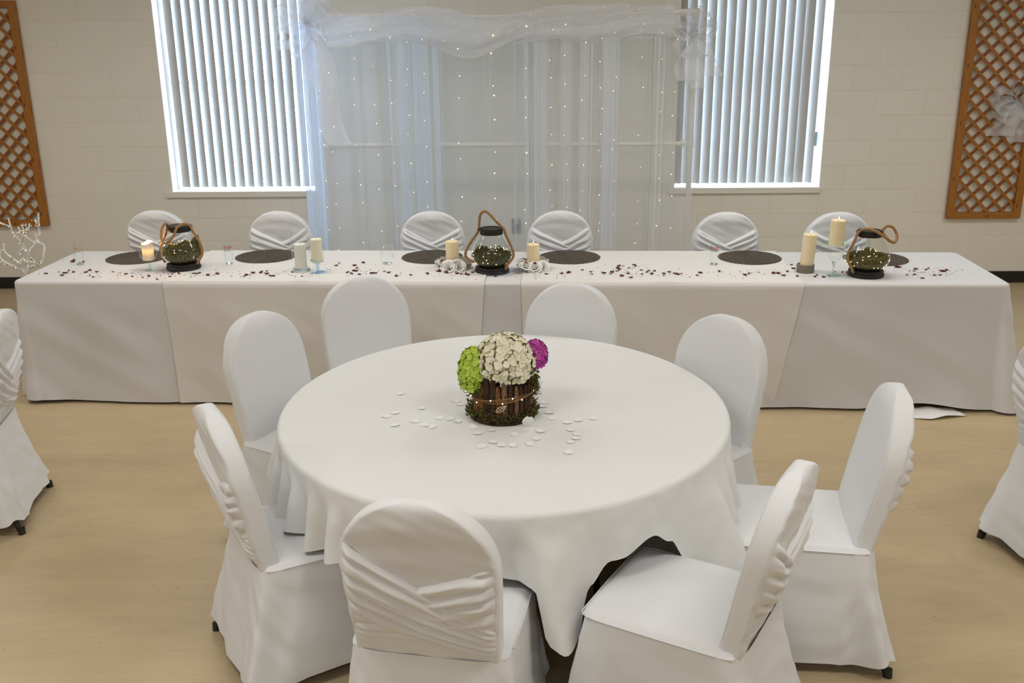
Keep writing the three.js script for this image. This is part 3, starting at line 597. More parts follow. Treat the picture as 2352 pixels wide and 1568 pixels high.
[[-0.312, -0.334, 0.162, 'cream pillar candle with a small flame among white roses, left of the middle lantern', 'glass saucer under the white roses left of the middle lantern', 'ring of white cloth roses around the cream candle left of the middle lantern'], [0.18, -0.316, 0.148, 'cream pillar candle with a small flame among white roses, right of the middle lantern', 'glass saucer under the white roses right of the middle lantern', 'ring of white cloth roses around the cream candle right of the middle lantern']].forEach(([x, z, h, lc, ls, lr], i) => {
  const s = put('glass_saucer', ls, 'saucer', x, z); part('dish', lathe([[0, 0], [0.045, 0], [0.065, 0.006], [0.073, 0.014], [0.071, 0.0145], [0.06, 0.008], [0, 0.005]], 44), M.glassGreen, s);
  candle(0.0395, h, M.wax, 'pillar_candle', lc, onTable(x, z, topY(x) + 0.0055), 0, { lit: true });
  const r = put('candle_ring', lr, 'flower ring', x, z); reseed(60 + i);
  for (let k = 0; k < 8; k++) { const a = k / 8 * 2 * PI + i * 0.4 + 0.2, m = part(k ? `rose_00${k}` : 'rose', roses[k % 3], M.rose, r); m.position.set(0.070 * Math.cos(a), 0.014 + rr(0, 0.006), 0.070 * Math.sin(a)); m.rotation.set(0.75 * Math.sin(a) + rr(-0.15, 0.15), rr(0, 6), -0.75 * Math.cos(a) + rr(-0.15, 0.15)); m.scale.setScalar(rr(1.08, 1.32)); }
  for (let k = 0; k < 3; k++) { const a = [2.6, 0.4, 1.2][k] + i, p = onTable(x + 0.07 * Math.cos(a), z + 0.07 * Math.sin(a), topY(x) + 0.05), m = single('rose_petal', redShapes[k], M.redPetal, i ? 'dark red petal caught on the white roses right of the middle lantern' : 'dark red petal caught on the white roses left of the middle lantern', 'petal', i ? 'red petals on the right rose ring' : 'red petals on the left rose ring'); m.position.set(...p); m.rotation.set(0.5, k * 2, 0.4); }
});
// candle in a grey wooden cup
{
  const x = 1.798, z = -0.287, t = put('wooden_cup', 'low grey wooden cup holding the tall leaning cream candle', 'candle holder', x, z);
  part('cup', lathe([[0, 0], [0.050, 0], [0.0515, 0.002], [0.0505, 0.046], [0.0495, 0.048], [0.042, 0.047], [0.0415, 0.012], [0, 0.012]], 40), M.greyWood, t);
  candle(0.040, 0.215, M.wax, 'pillar_candle', 'tallest cream pillar candle, leaning in the grey wooden cup', onTable(x + 0.004, z, topY(x) + 0.0125), -0.045, { lit: true });
}
// candle on a wide glass dish on a stem
{
  const x = 1.941, z = -0.203, t = put('stemmed_glass', 'upturned stemmed glass topped by a wide dish under a cream candle', 'candle holder', x, z);
  part('foot', lathe([[0, 0], [0.042, 0], [0.0435, 0.003], [0.03, 0.008], [0.006, 0.014], [0, 0.014]], 40), M.glassGreen, t);
  part('stem', lathe([[0.006, 0.012], [0.0055, 0.03], [0.005, 0.05], [0.008, 0.066], [0.013, 0.078]], 24), M.glassSolid, t);
  part('bowl', lathe([[0.010, 0.074], [0.022, 0.088], [0.036, 0.105], [0.043, 0.125], [0.044, 0.150], [0.042, 0.174]], 40), M.glass, t);
  part('dish', lathe([[0, 0.176], [0.045, 0.176], [0.07, 0.180], [0.088, 0.190], [0.087, 0.192], [0.069, 0.183], [0, 0.179]], 48), M.glassGreen, t);
  candle(0.0425, 0.148, M.wax, 'pillar_candle', 'cream pillar candle raised high on the stemmed glass dish', onTable(x, z, topY(x) + 0.1795), -0.02, { lit: true });
}
// rope lanterns with moss and tiny lights
function ropeGeo(path) {
  const c = curve(path), n = Math.round(c.getLength() / 0.004), f = c.computeFrenetFrames(n), out = [];
  for (let s = 0; s < 3; s++) {
    const pts = []; for (let i = 0; i <= n; i++) { const p = c.getPointAt(i / n), a = i * 0.004 / 0.028 * 2 * PI + s * 2 * PI / 3; pts.push(p.clone().addScaledVector(f.normals[i], 0.0043 * Math.cos(a)).addScaledVector(f.binormals[i], 0.0043 * Math.sin(a))); }
    out.push(tube(pts, 0.0046, n, 6));
  }
  return out;
}
function mossTuft(n, fn, size) {                                            // many little leafy blades
  const p = [], nn = [];
  for (let i = 0; i < n; i++) {
    const [x, y, z, dx, dy, dz] = fn(i), d = new V3(dx + rr(-0.7, 0.7), dy + rr(-0.5, 0.8), dz + rr(-0.7, 0.7)).normalize(), s = new V3(rr(-1, 1), rr(-1, 1), rr(-1, 1)).cross(d).normalize(), L = size * rr(0.6, 1.5), W = size * rr(0.16, 0.3);
    const A = new V3(x, y, z), B = A.clone().addScaledVector(d, L * 0.5).addScaledVector(s, W), C = A.clone().addScaledVector(d, L * 0.5).addScaledVector(s, -W), T = A.clone().addScaledVector(d, L), m = C.clone().sub(A).cross(B.clone().sub(A)).normalize();
    for (const q of [A, C, B, B, C, T]) { p.push(q.x, q.y, q.z); nn.push(m.x, m.y, m.z); }
  }
  const g = new THREE.BufferGeometry(); g.setAttribute('position', new THREE.Float32BufferAttribute(p, 3)); g.setAttribute('normal', new THREE.Float32BufferAttribute(nn, 3)); g.setAttribute('uv', new THREE.Float32BufferAttribute(new Float32Array(p.length / 3 * 2), 2)); return g;
}
const belly = [[0.078, 0.040], [0.092, 0.050], [0.110, 0.064], [0.122, 0.082], [0.127, 0.102], [0.124, 0.122], [0.115, 0.146], [0.102, 0.172], [0.087, 0.198], [0.073, 0.220], [0.066, 0.236], [0.064, 0.250]];
const bellyR = through(belly.map(([r, y]) => [y, r]));
const bodyGlass = lathe([...belly, [0.063, 0.280], [0.062, 0.284]], 56);
function lantern(x, z, label, rope, opts) {
  const t = put('rope_lantern', label, 'lantern', x, z);
  part('glass', bodyGlass, M.glass, t, 'clear bulging glass body');
  part('base', lathe([[0, 0], [0.098, 0], [0.104, 0.004], [0.104, 0.014], [0.098, 0.019], [0.094, 0.021], [0.099, 0.025], [0.099, 0.033], [0.093, 0.037], [0.086, 0.039], [0.080, 0.040], [0, 0.041]], 56), M.blackMetal, t, 'stepped black base');
  part('collar', lathe([[0.0655, 0.232], [0.0685, 0.232], [0.0685, 0.266], [0.0655, 0.267]], 48), M.blackMetal, t, 'black metal collar');
  part('collar_plate', lathe([[0.061, 0.252], [0.061, 0.264], [0.054, 0.266], [0.030, 0.262], [0, 0.262]], 36), M.blackMetal, t);
  const ry = opts.ear; const lugs = []; for (const s of [-1, 1]) lugs.push(at(new THREE.TorusGeometry(0.0065, 0.0022, 6, 14), s * 0.074 * Math.cos(ry), 0.262, s * 0.074 * Math.sin(ry), 0, -ry, 0));
  part('lug', lugs[0], M.blackMetal, t); part('lug_001', lugs[1], M.blackMetal, t);
  part('rope_handle', ropeGeo(rope), M.rope, t, 'twisted brown rope handle');
  // moss
  const pos = onTable(x, z, topY(x)); reseed(opts.seed);
  const top = (px, pz) => opts.level + opts.hump * nz(px * 18, pz * 18, opts.seed) + opts.lean * px;
  const bed = ringGrid(40, 14, (u, v) => { const a = u * 2 * PI; if (v < 0.55) { const y = lerp(0.043, opts.level - 0.006, v / 0.55), r = bellyR(y) * 0.85 + 0.002 * nz(Math.cos(a) * 4, y * 60, Math.sin(a) * 4); return [r * Math.cos(a), y, r * Math.sin(a)]; } const k = 1 - (v - 0.55) / 0.45, r = bellyR(opts.level) * 0.95 * k, X = r * Math.cos(a), Z = r * Math.sin(a); return [X, top(X, Z) - 0.006, Z]; }, true);
  const blades = mossTuft(4200, () => { const a = rr(0, 2 * PI); if (rnd() < 0.45) { const y = rr(0.05, opts.level), r = bellyR(y) * rr(0.84, 0.93); return [r * Math.cos(a), y, r * Math.sin(a), -0.2 * Math.cos(a), 0.5, -0.2 * Math.sin(a)]; } const r = bellyR(opts.level) * 0.88 * Math.sqrt(rnd()), X = r * Math.cos(a), Z = r * Math.sin(a); return [X, top(X, Z) - 0.006, Z, 0, 1, 0]; }, 0.011);
  const m = thing('moss_filling', opts.moss, 'moss', pos); m.userData.kind = 'stuff';
  part('moss_bed', bed, M.mossDark, m); part('moss_blades', blades, opts.seed === 12 ? M.moss : M.mossLight, m).userData.kind = 'stuff';
  // string of tiny lights
  const s = thing('string_light', opts.lights, 'string light', pos), pts = []; reseed(opts.seed + 50);
  for (let i = 0; i < 26; i++) { const a = rr(0, 2 * PI), y = rr(0.06, opts.level + 0.035), r = (bellyR(y) - 0.012) * (y > opts.level ? 0.62 * Math.sqrt(rnd()) : rr(0.93, 0.985)); pts.push(new V3(r * Math.cos(a), y, r * Math.sin(a))); }
  part('wire', tube(pts.slice(0, 12), 0.0006, 90, 4), M.wire, s);
  pts.forEach((p, i) => { const b = part(i ? `bulb_${String(i).padStart(3, '0')}` : 'bulb', bulbGeo, M.mossBulb, s); b.position.copy(p); if (p.y <= opts.level) { const k = (bellyR(p.y) - 0.004) / Math.hypot(p.x, p.z); b.position.x *= k; b.position.z *= k; } });
}
const bulbGeo = new THREE.IcosahedronGeometry(0.0026, 1);
lantern(-1.977, -0.317, 'leftmost rope lantern, mossy, its rope handle drooping across the neck', [[0.098, 0.035, 0.03], [0.112, 0.055, 0.035], [0.132, 0.09, 0.025], [0.134, 0.12, 0.02], [0.122, 0.165, 0.015], [0.088, 0.226, 0.01], [0.068, 0.266, 0.012], [0.045, 0.284, 0.045], [0.018, 0.268, 0.078], [-0.002, 0.222, 0.098], [-0.028, 0.192, 0.112], [-0.060, 0.178, 0.105], [-0.089, 0.206, 0.075], [-0.098, 0.252, 0.03], [-0.088, 0.276, 0.0], [-0.080, 0.264, -0.012], [-0.098, 0.206, -0.01], [-0.132, 0.133, -0.005], [-0.134, 0.087, 0.0], [-0.106, 0.042, 0.02]],
  { ear: 0, seed: 11, level: 0.135, hump: 0.06, lean: 0.25, moss: 'green moss with glints inside the leftmost rope lantern', lights: 'tiny warm lights tangled in the moss of the leftmost lantern' });
lantern(-0.067, -0.269, 'middle rope lantern with its rope handle standing up, between the rose candles', [[0.086, 0.030, 0.062], [0.092, 0.05, 0.062], [0.126, 0.09, 0.035], [0.132, 0.12, 0.025], [0.120, 0.155, 0.02], [0.088, 0.228, 0.02], [0.074, 0.266, 0.02], [0.030, 0.312, 0.02], [-0.015, 0.358, 0.01], [-0.042, 0.367, 0.0], [-0.066, 0.342, -0.005], [-0.073, 0.29, -0.008], [-0.080, 0.246, -0.005], [-0.133, 0.168, 0.0], [-0.158, 0.113, 0.005], [-0.146, 0.086, 0.012], [-0.108, 0.066, 0.03]],
  { ear: -0.25, seed: 12, level: 0.118, hump: 0.05, lean: 0, moss: 'dark olive moss inside the middle rope lantern', lights: 'few tiny lights in the dark moss of the middle lantern' });
lantern(2.127, -0.205, 'rightmost rope lantern, mossy, its rope looped out to the right of the neck', [[-0.090, 0.030, 0.062], [-0.104, 0.06, 0.065], [-0.120, 0.093, 0.055], [-0.124, 0.137, 0.045], [-0.098, 0.2, 0.04], [-0.070, 0.262, 0.03], [-0.045, 0.284, 0.055], [-0.008, 0.284, 0.082], [0.043, 0.256, 0.098], [0.092, 0.222, 0.085], [0.132, 0.205, 0.045], [0.158, 0.232, 0.0], [0.138, 0.276, -0.02], [0.100, 0.288, -0.01], [0.074, 0.264, -0.005], [0.082, 0.240, -0.005], [0.12, 0.2, -0.01]],
  { ear: -0.1, seed: 13, level: 0.120, hump: 0.04, lean: -0.05, moss: 'yellow green moss inside the rightmost rope lantern', lights: 'tiny warm lights over the moss of the rightmost lantern' });
{
  const t = put('glass_plate', 'bluish glass plate under the middle rope lantern', 'plate', -0.067, -0.269);
  part('dish', lathe([[0, 0.0], [0.085, 0.0], [0.112, 0.002], [0.117, 0.007], [0.112, 0.0065], [0, 0.0012]], 48), M.water, t);
}

// ---------------------------------------------------------------- the bark flower vase
{
  const C = [-0.102, RT.y + 0.001, 4.862], t = thing('bark_vase', 'round vase of upright bark strips and moss in the middle of the round table', 'vase', C);
  reseed(314);
  part('inner_pot', lathe([[0, 0.002], [0.112, 0.002], [0.106, 0.02], [0.100, 0.15], [0.094, 0.15], [0.09, 0.1], [0, 0.09]], 40), M.barkDark, t);
  part('bottom_disc', lathe([[0, 0], [0.124, 0], [0.126, 0.004], [0.120, 0.014], [0.110, 0.018], [0, 0.018]], 44), M.barkDark, t);
  for (let i = 0; i < 30; i++) {
    const a = i / 30 * 2 * PI, h = rr(0.135, 0.175), w = rr(0.010, 0.0145), b = rr(-0.03, 0.03);
    const g = ringGrid(9, 6, (u, v) => { const q = u * 2 * PI, r = w * (0.9 + 0.25 * nz(Math.cos(q) * 2, v * 4, i)) * (v > 0.98 ? 0.7 : 1); return [r * Math.cos(q), v * h + 0.006, r * 0.6 * Math.sin(q)]; }, true, 1, 3);
    const m = part(i ? `bark_strip_${String(i).padStart(3, '0')}` : 'bark_strip', g, [M.bark, M.barkDark, M.bark, M.barkPale, M.barkDark][Math.floor(rnd() * 5)], t);
    m.position.set(0.108 * Math.cos(a), 0, 0.108 * Math.sin(a)); m.rotation.set(0, PI / 2 - a, b);
  }
  const lumps = mossTuft(1500, () => { const a = rr(0, 2 * PI), r = 0.113 + 0.022 * Math.pow(rnd(), 2) * (0.5 + 1.2 * Math.abs(nz(a * 1.3, 2))), y = 0.012 + 0.045 * rnd() * rnd() * (0.6 + Math.abs(nz(a * 2, 7)) * 2); return [r * Math.cos(a), y, r * Math.sin(a), Math.cos(a) * 0.7, 0.4, Math.sin(a) * 0.7]; }, 0.014);
  part('base_moss', lumps, M.moss, t).userData.kind = 'stuff';
  const upper = mossTuft(900, () => { const k = rnd() < 0.55, a = k ? rr(-0.7, 0.5) : rr(2.2, 3.9), r = 0.114 + 0.016 * rnd(), y = rr(0.095, 0.165); return [r * Math.cos(a), y, r * Math.sin(a), Math.cos(a) * 0.6, 0, Math.sin(a) * 0.6]; }, 0.013);
  part('rim_moss', upper, M.moss, t).userData.kind = 'stuff';
  const tw = []; for (let i = 0; i < 12; i++) { const a = rr(0.3, 2.8), pts = []; for (let k = 0; k < 5; k++) pts.push([(0.122 + rr(-0.004, 0.012)) * Math.cos(a + k * 0.09), 0.03 + rr(-0.015, 0.03), (0.122 + rr(-0.004, 0.012)) * Math.sin(a + k * 0.09)]); tw.push(tube(pts, 0.0009, 16, 4)); }
  for (let i = 0; i < 9; i++) { const pts = []; let y = rr(0.07, 0.14); for (let k = 0; k < 5; k++) { const a = rr(-0.35, 0.35); pts.push([(0.118 + 0.006 * k + rr(0, 0.008)) * Math.cos(a), y + rr(-0.02, 0.02), (0.118 + 0.005 * k) * Math.sin(a)]); } tw.push(tube(pts, 0.0008, 14, 4)); }
  part('root_tendrils', tw, std([0.16, 0.09, 0.035]), t).userData.kind = 'stuff';
  // little leaf-shaped charm of bent wire, facing the camera
  const cp = (x, y) => [x, y, 0.1245 - Math.abs(x) * 0.12];
  part('leaf_charm', [tube([cp(-0.022, 0.056), cp(-0.016, 0.070), cp(0, 0.078), cp(0.014, 0.079), cp(0.020, 0.082)], 0.0011, 16, 5), tube([cp(-0.022, 0.056), cp(-0.008, 0.056), cp(0.006, 0.064), cp(0.014, 0.079)], 0.0011, 16, 5), tube([cp(-0.022, 0.056), cp(-0.004, 0.067), cp(0.014, 0.079)], 0.0008, 10, 5), tube([cp(-0.010, 0.063), cp(-0.012, 0.072)], 0.0007, 4, 4), tube([cp(-0.002, 0.068), cp(-0.002, 0.078)], 0.0007, 4, 4), tube([cp(-0.006, 0.065), cp(0.0, 0.060)], 0.0007, 4, 4), tube([cp(0.004, 0.072), cp(0.010, 0.069)], 0.0007, 4, 4)], M.charm, t, 'pale wire leaf charm');
  // copper wire with lights wound round the vase
  const s = thing('string_light', 'copper wire with tiny lights wound around the bark vase', 'string light', C); reseed(15);
  const wires = []; for (let k = 0; k < 5; k++) { const pts = []; for (let i = 0; i < 28; i++) { const a = i / 28 * 2 * PI; pts.push([(0.1225 + 0.001 * k) * Math.cos(a), 0.098 + 0.003 * (k - 2) + 0.004 * Math.sin(a * 3 + k) + 0.010 * Math.cos(a), (0.1225 + 0.001 * k) * Math.sin(a)]); } wires.push(tube(pts, 0.0011, 120, 4, true)); }
  wires.push(tube([[-0.122, 0.100, 0.02], [-0.138, 0.098, 0.03], [-0.146, 0.106, 0.03], [-0.140, 0.118, 0.025], [-0.128, 0.120, 0.01]], 0.0013, 20, 5));
  part('wire', wires, std([0.42, 0.24, 0.10], { roughness: 0.4, metalness: 0.6 }), s);
  [1.9, 1.55, 1.25, 0.95, 0.42, 2.4, 2.75].forEach((a, i) => { const b = part(i ? `bulb_00${i}` : 'bulb', bulbGeo, M.mossBulb, s); b.position.set(0.1275 * Math.cos(a), 0.098 + 0.012 * Math.cos(a) + (i % 2 ? -0.008 : 0.006), 0.1275 * Math.sin(a)); });
}
// hydrangea heads
{
  const petal = grid(3, 3, (u, v) => { const a = u * 2 - 1, w = 0.0062 * Math.pow(Math.sin(PI * (0.12 + 0.78 * v)), 0.8); return [a * w, 0.0022 * v * v + 0.0009 * (1 - a * a) * v, v * 0.0105]; });
  const floret = mergeGeometries([0, 1, 2, 3].map((k) => clean(at(petal, 0, 0.0006 * (k % 2), 0, 0, k * PI / 2 + (k % 2) * 0.1, 0))).concat([clean(at(new THREE.IcosahedronGeometry(0.0011, 0), 0, 0.002, 0))]));
  const C = [-0.102, RT.y, 4.862];
  function head(name, label, centre, shape, n, mats, core, size, phase) {
    const t = thing(name, label, 'flower', [C[0] + centre[0], C[1] + centre[1], C[2] + centre[2]]); reseed(phase);
    part('flower_core', ringGrid(28, 18, (u, v) => { const a = u * 2 * PI, b = v * PI, d = [Math.sin(b) * Math.cos(a), Math.cos(b), Math.sin(b) * Math.sin(a)]; const k = 0.90; return [d[0] * shape[0] * k, d[1] * shape[1] * k, d[2] * shape[2] * k]; }), core, t);
    part('stem', tube([[0, -shape[1] * 0.6, 0], [-centre[0] * 0.2, -shape[1] * 0.9, -centre[2] * 0.2], [-centre[0] * 0.35, -Math.max(shape[1], centre[1] - 0.1), -centre[2] * 0.35]], 0.003, 8, 6), std([0.16, 0.20, 0.06]), t);
    let done = 0;
    for (let i = 0; i < n * 1.25 && done < n; i++) {
      const y = 1 - 2 * (i + 0.5) / (n * 1.25), a = i * 2.399963 + rr(-0.12, 0.12), r = Math.sqrt(1 - y * y), d = new V3(r * Math.cos(a), y, r * Math.sin(a));
      if (d.y < -0.85) continue;
      const m = part(done ? `floret_${String(done).padStart(3, '0')}` : 'floret', floret, mats[Math.floor(rnd() * mats.length)], t), k = rr(0.93, 1.07);
      m.position.set(d.x * shape[0] * k, d.y * shape[1] * k, d.z * shape[2] * k);
      const nrm = new V3(d.x / shape[0], d.y / shape[1], d.z / shape[2]).normalize().add(new V3(rr(-0.28, 0.28), rr(-0.28, 0.28), rr(-0.28, 0.28))).normalize();
      m.quaternion.setFromUnitVectors(new V3(0, 1, 0), nrm).multiply(new THREE.Quaternion().setFromAxisAngle(new V3(0, 1, 0), rr(0, 6.28))); m.scale.setScalar(size * rr(0.85, 1.2)); done++;
    }
  }
  head('white_hydrangea', 'big cream white hydrangea head in the middle of the bark vase', [0.012, 0.222, 0.02], [0.108, 0.098, 0.105], 290, [std([0.80, 0.76, 0.58]), std([0.84, 0.80, 0.66]), std([0.76, 0.72, 0.50])], std([0.55, 0.52, 0.30]), 1.35, 501);
  head('green_hydrangea', 'lime green hydrangea head hanging over the left side of the bark vase', [-0.108, 0.182, 0.035], [0.052, 0.092, 0.062], 230, [std([0.46, 0.60, 0.07]), std([0.52, 0.66, 0.12]), std([0.38, 0.52, 0.05])], std([0.24, 0.34, 0.04]), 1.15, 502);
  head('pink_hydrangea', 'magenta hydrangea head at the right side of the bark vase', [0.122, 0.226, -0.03], [0.046, 0.055, 0.052], 190, [std([0.50, 0.06, 0.36]), std([0.56, 0.09, 0.42]), std([0.42, 0.04, 0.30])], std([0.34, 0.03, 0.24]), 1.0, 503);
}
// white petals on the round cloth
{
  const spots = [[-0.52, 4.64], [-0.50, 4.97], [-0.545, 4.88], [-0.515, 4.845], [-0.42, 4.80], [-0.43, 4.93], [-0.39, 4.97], [-0.36, 4.985], [-0.34, 4.90], [-0.30, 4.91], [-0.27, 4.935], [-0.29, 4.72], [-0.27, 4.76], [-0.24, 4.655], [-0.21, 4.99], [-0.19, 5.05], [-0.13, 5.13], [-0.17, 5.165], [-0.10, 5.155], [-0.06, 5.16], [-0.055, 5.06], [0.025, 5.10], [0.0, 5.15], [0.05, 4.78], [0.06, 4.74], [0.075, 4.85], [0.085, 4.91], [0.14, 4.95], [0.18, 4.93], [0.24, 4.91], [0.15, 5.02], [0.165, 5.10], [0.17, 5.06], [0.145, 5.13], [0.135, 5.22], [-0.14, 5.02], [0.04, 5.03]];
  reseed(808);
  spots.forEach(([x, z], i) => { const m = single('white_petal', whiteShapes[i % 3], M.whitePetal, `loose white petal lying on the round tablecloth ${x < -0.25 ? 'left of' : x > 0.03 ? 'right of' : 'in front of'} the bark vase`, 'petal', `white petals ${x < -0.25 ? 'left of' : x > 0.03 ? 'right of' : 'in front of'} the bark vase`); m.position.set(x, RT.y + 0.0005, z); m.rotation.set(rr(-0.06, 0.06), rr(0, 6.28), rr(-0.06, 0.06), 'YXZ'); const s = rr(0.75, 1.0); m.scale.set(s, s * 0.6, s); });
  const m = single('white_petal', petalGeo(0.046, 0.050, 0.008, 3), M.whitePetal, 'translucent white petal propped upright against the foot of the bark vase', 'petal'); m.position.set(-0.005, RT.y + 0.023, 5.0); m.rotation.set(-1.15, 0.2, 0.1);
}

// ---------------------------------------------------------------- sheer backdrop
const BZ = 0.50;
{
  const t = thing('backdrop_frame', 'cream plastic pipe frame standing behind the head table under sheer fabric', 'frame', [0, 0, BZ]), r = 0.021, xl = -1.62, xr = 1.27;
  part('post', tube([[xl, 0.02, 0], [xl, 1.2, 0], [xl + 0.01, 2.25, 0]], r, 12, 16), M.pvc, t); part('post_001', tube([[xr, 0.02, 0], [xr, 1.2, 0], [xr, 2.25, 0]], r, 12, 16), M.pvc, t);
  part('top_bar', tube([[xl - 0.02, 2.255, 0], [-0.2, 2.225, 0], [xr + 0.03, 2.25, 0]], r, 16, 16), M.pvc, t); part('middle_bar', tube([[xl, 1.275, 0], [xr, 1.265, 0]], 0.018, 8, 16), M.pvc, t);
  const cp = []; for (const x of [xl, xr]) cp.push(at(new THREE.CylinderGeometry(0.027, 0.027, 0.07, 18), x, 1.27, 0), at(new THREE.CylinderGeometry(0.027, 0.027, 0.06, 18), x, 2.23, 0), at(new THREE.CylinderGeometry(0.024, 0.024, 0.06, 16), x + (x < 0 ? 0.05 : -0.05), 1.27, 0, 0, 0, PI / 2));
  part('coupling', cp, M.pvc, t);
  let i = 0; for (const x of [xl, xr]) part(i++ ? 'foot_001' : 'foot', [tube([[x, 0.022, -0.3], [x, 0.022, 0.3]], r, 4, 14)], M.pvc, t);
}
function sheer(name, label, x0, x1, fullness, y1, y0, z, mat, dense, seedN, drift = 0) {
  // dense: [x, width, weight] where the cloth gathers into close folds
  const N = 900; const cum = [0];
  const weight = (x) => 1 + 3.6 * dense.reduce((s, [c, w, k]) => s + k * Math.exp(-(((x - c) / w) ** 2)), 0);
  const S = 2000; for (let i = 1; i <= S; i++) cum.push(cum[i - 1] + weight(lerp(x0, x1, (i - 0.5) / S)));
  const total = cum[S];
  const xs = [], arc = []; { let j = 0; for (let i = 0; i <= N; i++) { const q = i / N * total; while (j < S - 1 && cum[j + 1] < q) j++; xs.push(lerp(x0, x1, (j + (q - cum[j]) / (cum[j + 1] - cum[j])) / S)); arc.push(q / S * (x1 - x0)); } }
  const g = grid(N, 18, (u, v) => {
    const i = Math.round(u * N), x = xs[i], a = arc[i], k = weight(x), y = lerp(y1, y0, v);
    const ph = a * fullness + 1.6 * nz(a * 3, seedN) + 0.35 * nz(a * 9, v * 1.5, seedN), amp = lerp(0.012, 0.028, v) / Math.sqrt(k) * (0.45 + 0.9 * Math.abs(nz(a * 2.3, seedN + 3)) * 2);
    const spread = 2 * PI / (fullness * k) * clamp((k > 1.6 ? 0.24 : 0.01) + 0.45 * nz(a * 3.1, seedN + 8), 0, 0.42);
    return [x + spread * Math.sin(2 * ph + 0.6) + drift * v * (x - (x0 + x1) / 2), y, z + amp * Math.sin(ph) + 0.01 * nz(x * 4, v * 2, seedN)];
  });
  return single(name, g, mat, label, 'curtain');
}
sheer('sheer_curtain', 'wide sheer white curtain with daylight-tinted bluish folds, left half of the backdrop', -1.64, 0.035, 24, 2.23, 0.02, BZ + 0.05, M.sheerDaylightTint, [[-1.30, 0.03, 1.2], [-0.88, 0.09, 2.2], [-0.68, 0.03, 2.0], [-0.30, 0.02, 1.4], [0.01, 0.03, 2.2]], 3);
sheer('sheer_curtain', 'sheer white curtain with close white folds, right half of the backdrop', 0.042, 1.30, 24, 2.23, 0.02, BZ + 0.05, M.sheer, [[0.09, 0.05, 2.6], [0.34, 0.16, 2.2], [0.56, 0.03, 2.4], [0.66, 0.03, 1.6], [1.0, 0.02, 1.0]], 9);
sheer('gathered_drape', 'narrow gathered white drape hanging down the left backdrop post', -1.765, -1.615, 40, 2.2, 0.02, BZ + 0.09, M.sheerDense, [[-1.69, 0.05, 3.5]], 21);
// sparkling tulle swag over the top bar
{
  const t = thing('tulle_swag', 'sparkling white tulle swag draped along the top bar of the backdrop', 'swag', [0, 0, BZ]);
  const x0 = -1.60, x1 = 1.10, low = (x) => 2.02 + 0.045 * Math.sin(x * 4.1 + 0.4) + 0.09 * smooth(0.3, 1.0, x) + 0.03 * nz(x * 3, 5), high = (x) => 2.262 + 0.025 * Math.sin(x * 5.3) + 0.05 * nz(x * 4, 9) + 0.05 * smooth(0.2, 0.7, x);
  const surf = (f) => (u, v) => { const x = lerp(x0, x1, u), y = lerp(high(x), low(x) + f * 0.05 * Math.sin(x * 7 + f * 2), v); return [x, y, 0.045 + f * 0.03 + 0.035 * Math.sin(PI * v) + 0.014 * Math.sin(v * 14 + x * 5 + f) + 0.01 * nz(x * 8, v * 5, f)]; };
  part('tulle_layer', [grid(140, 24, surf(0)), grid(140, 24, surf(0.8))], M.tulle, t);
  part('tulle_layer_001', grid(140, 14, (u, v) => { const x = lerp(x0, x1, u), y = lerp(high(x) - 0.02, high(x) - 0.17 + 0.05 * Math.sin(x * 6 + 1), v); return [x, y, -0.04 - 0.02 * Math.sin(PI * v) + 0.012 * Math.sin(v * 9 + x * 6)]; }), M.tulle, t);
  const edge = []; for (const [f, v] of [[0, 1], [0.8, 1], [0, 0], [0.8, 0.02], [0, 0.45]]) { const s = surf(f), pts = []; for (let i = 0; i <= 120; i++) pts.push(s(i / 120, v)); edge.push(tube(pts, 0.0016, 240, 4)); }
  part('wired_edge', edge, M.tulleLine, t);
  reseed(606); const gl = []; const flake = new THREE.PlaneGeometry(0.010, 0.0022);
  for (let i = 0; i < 520; i++) { const u = rnd(), v = rnd(), [x, y, z] = surf(rnd() < 0.5 ? 0 : 0.8)(u, v); gl.push(at(flake, x, y, z + 0.002, rr(-0.9, 0.5), rr(-0.7, 0.7), rr(-0.3, 0.3), rr(0.4, 1.3))); }
  part('glitter', gl, M.glitter, t).userData.kind = 'stuff';
}
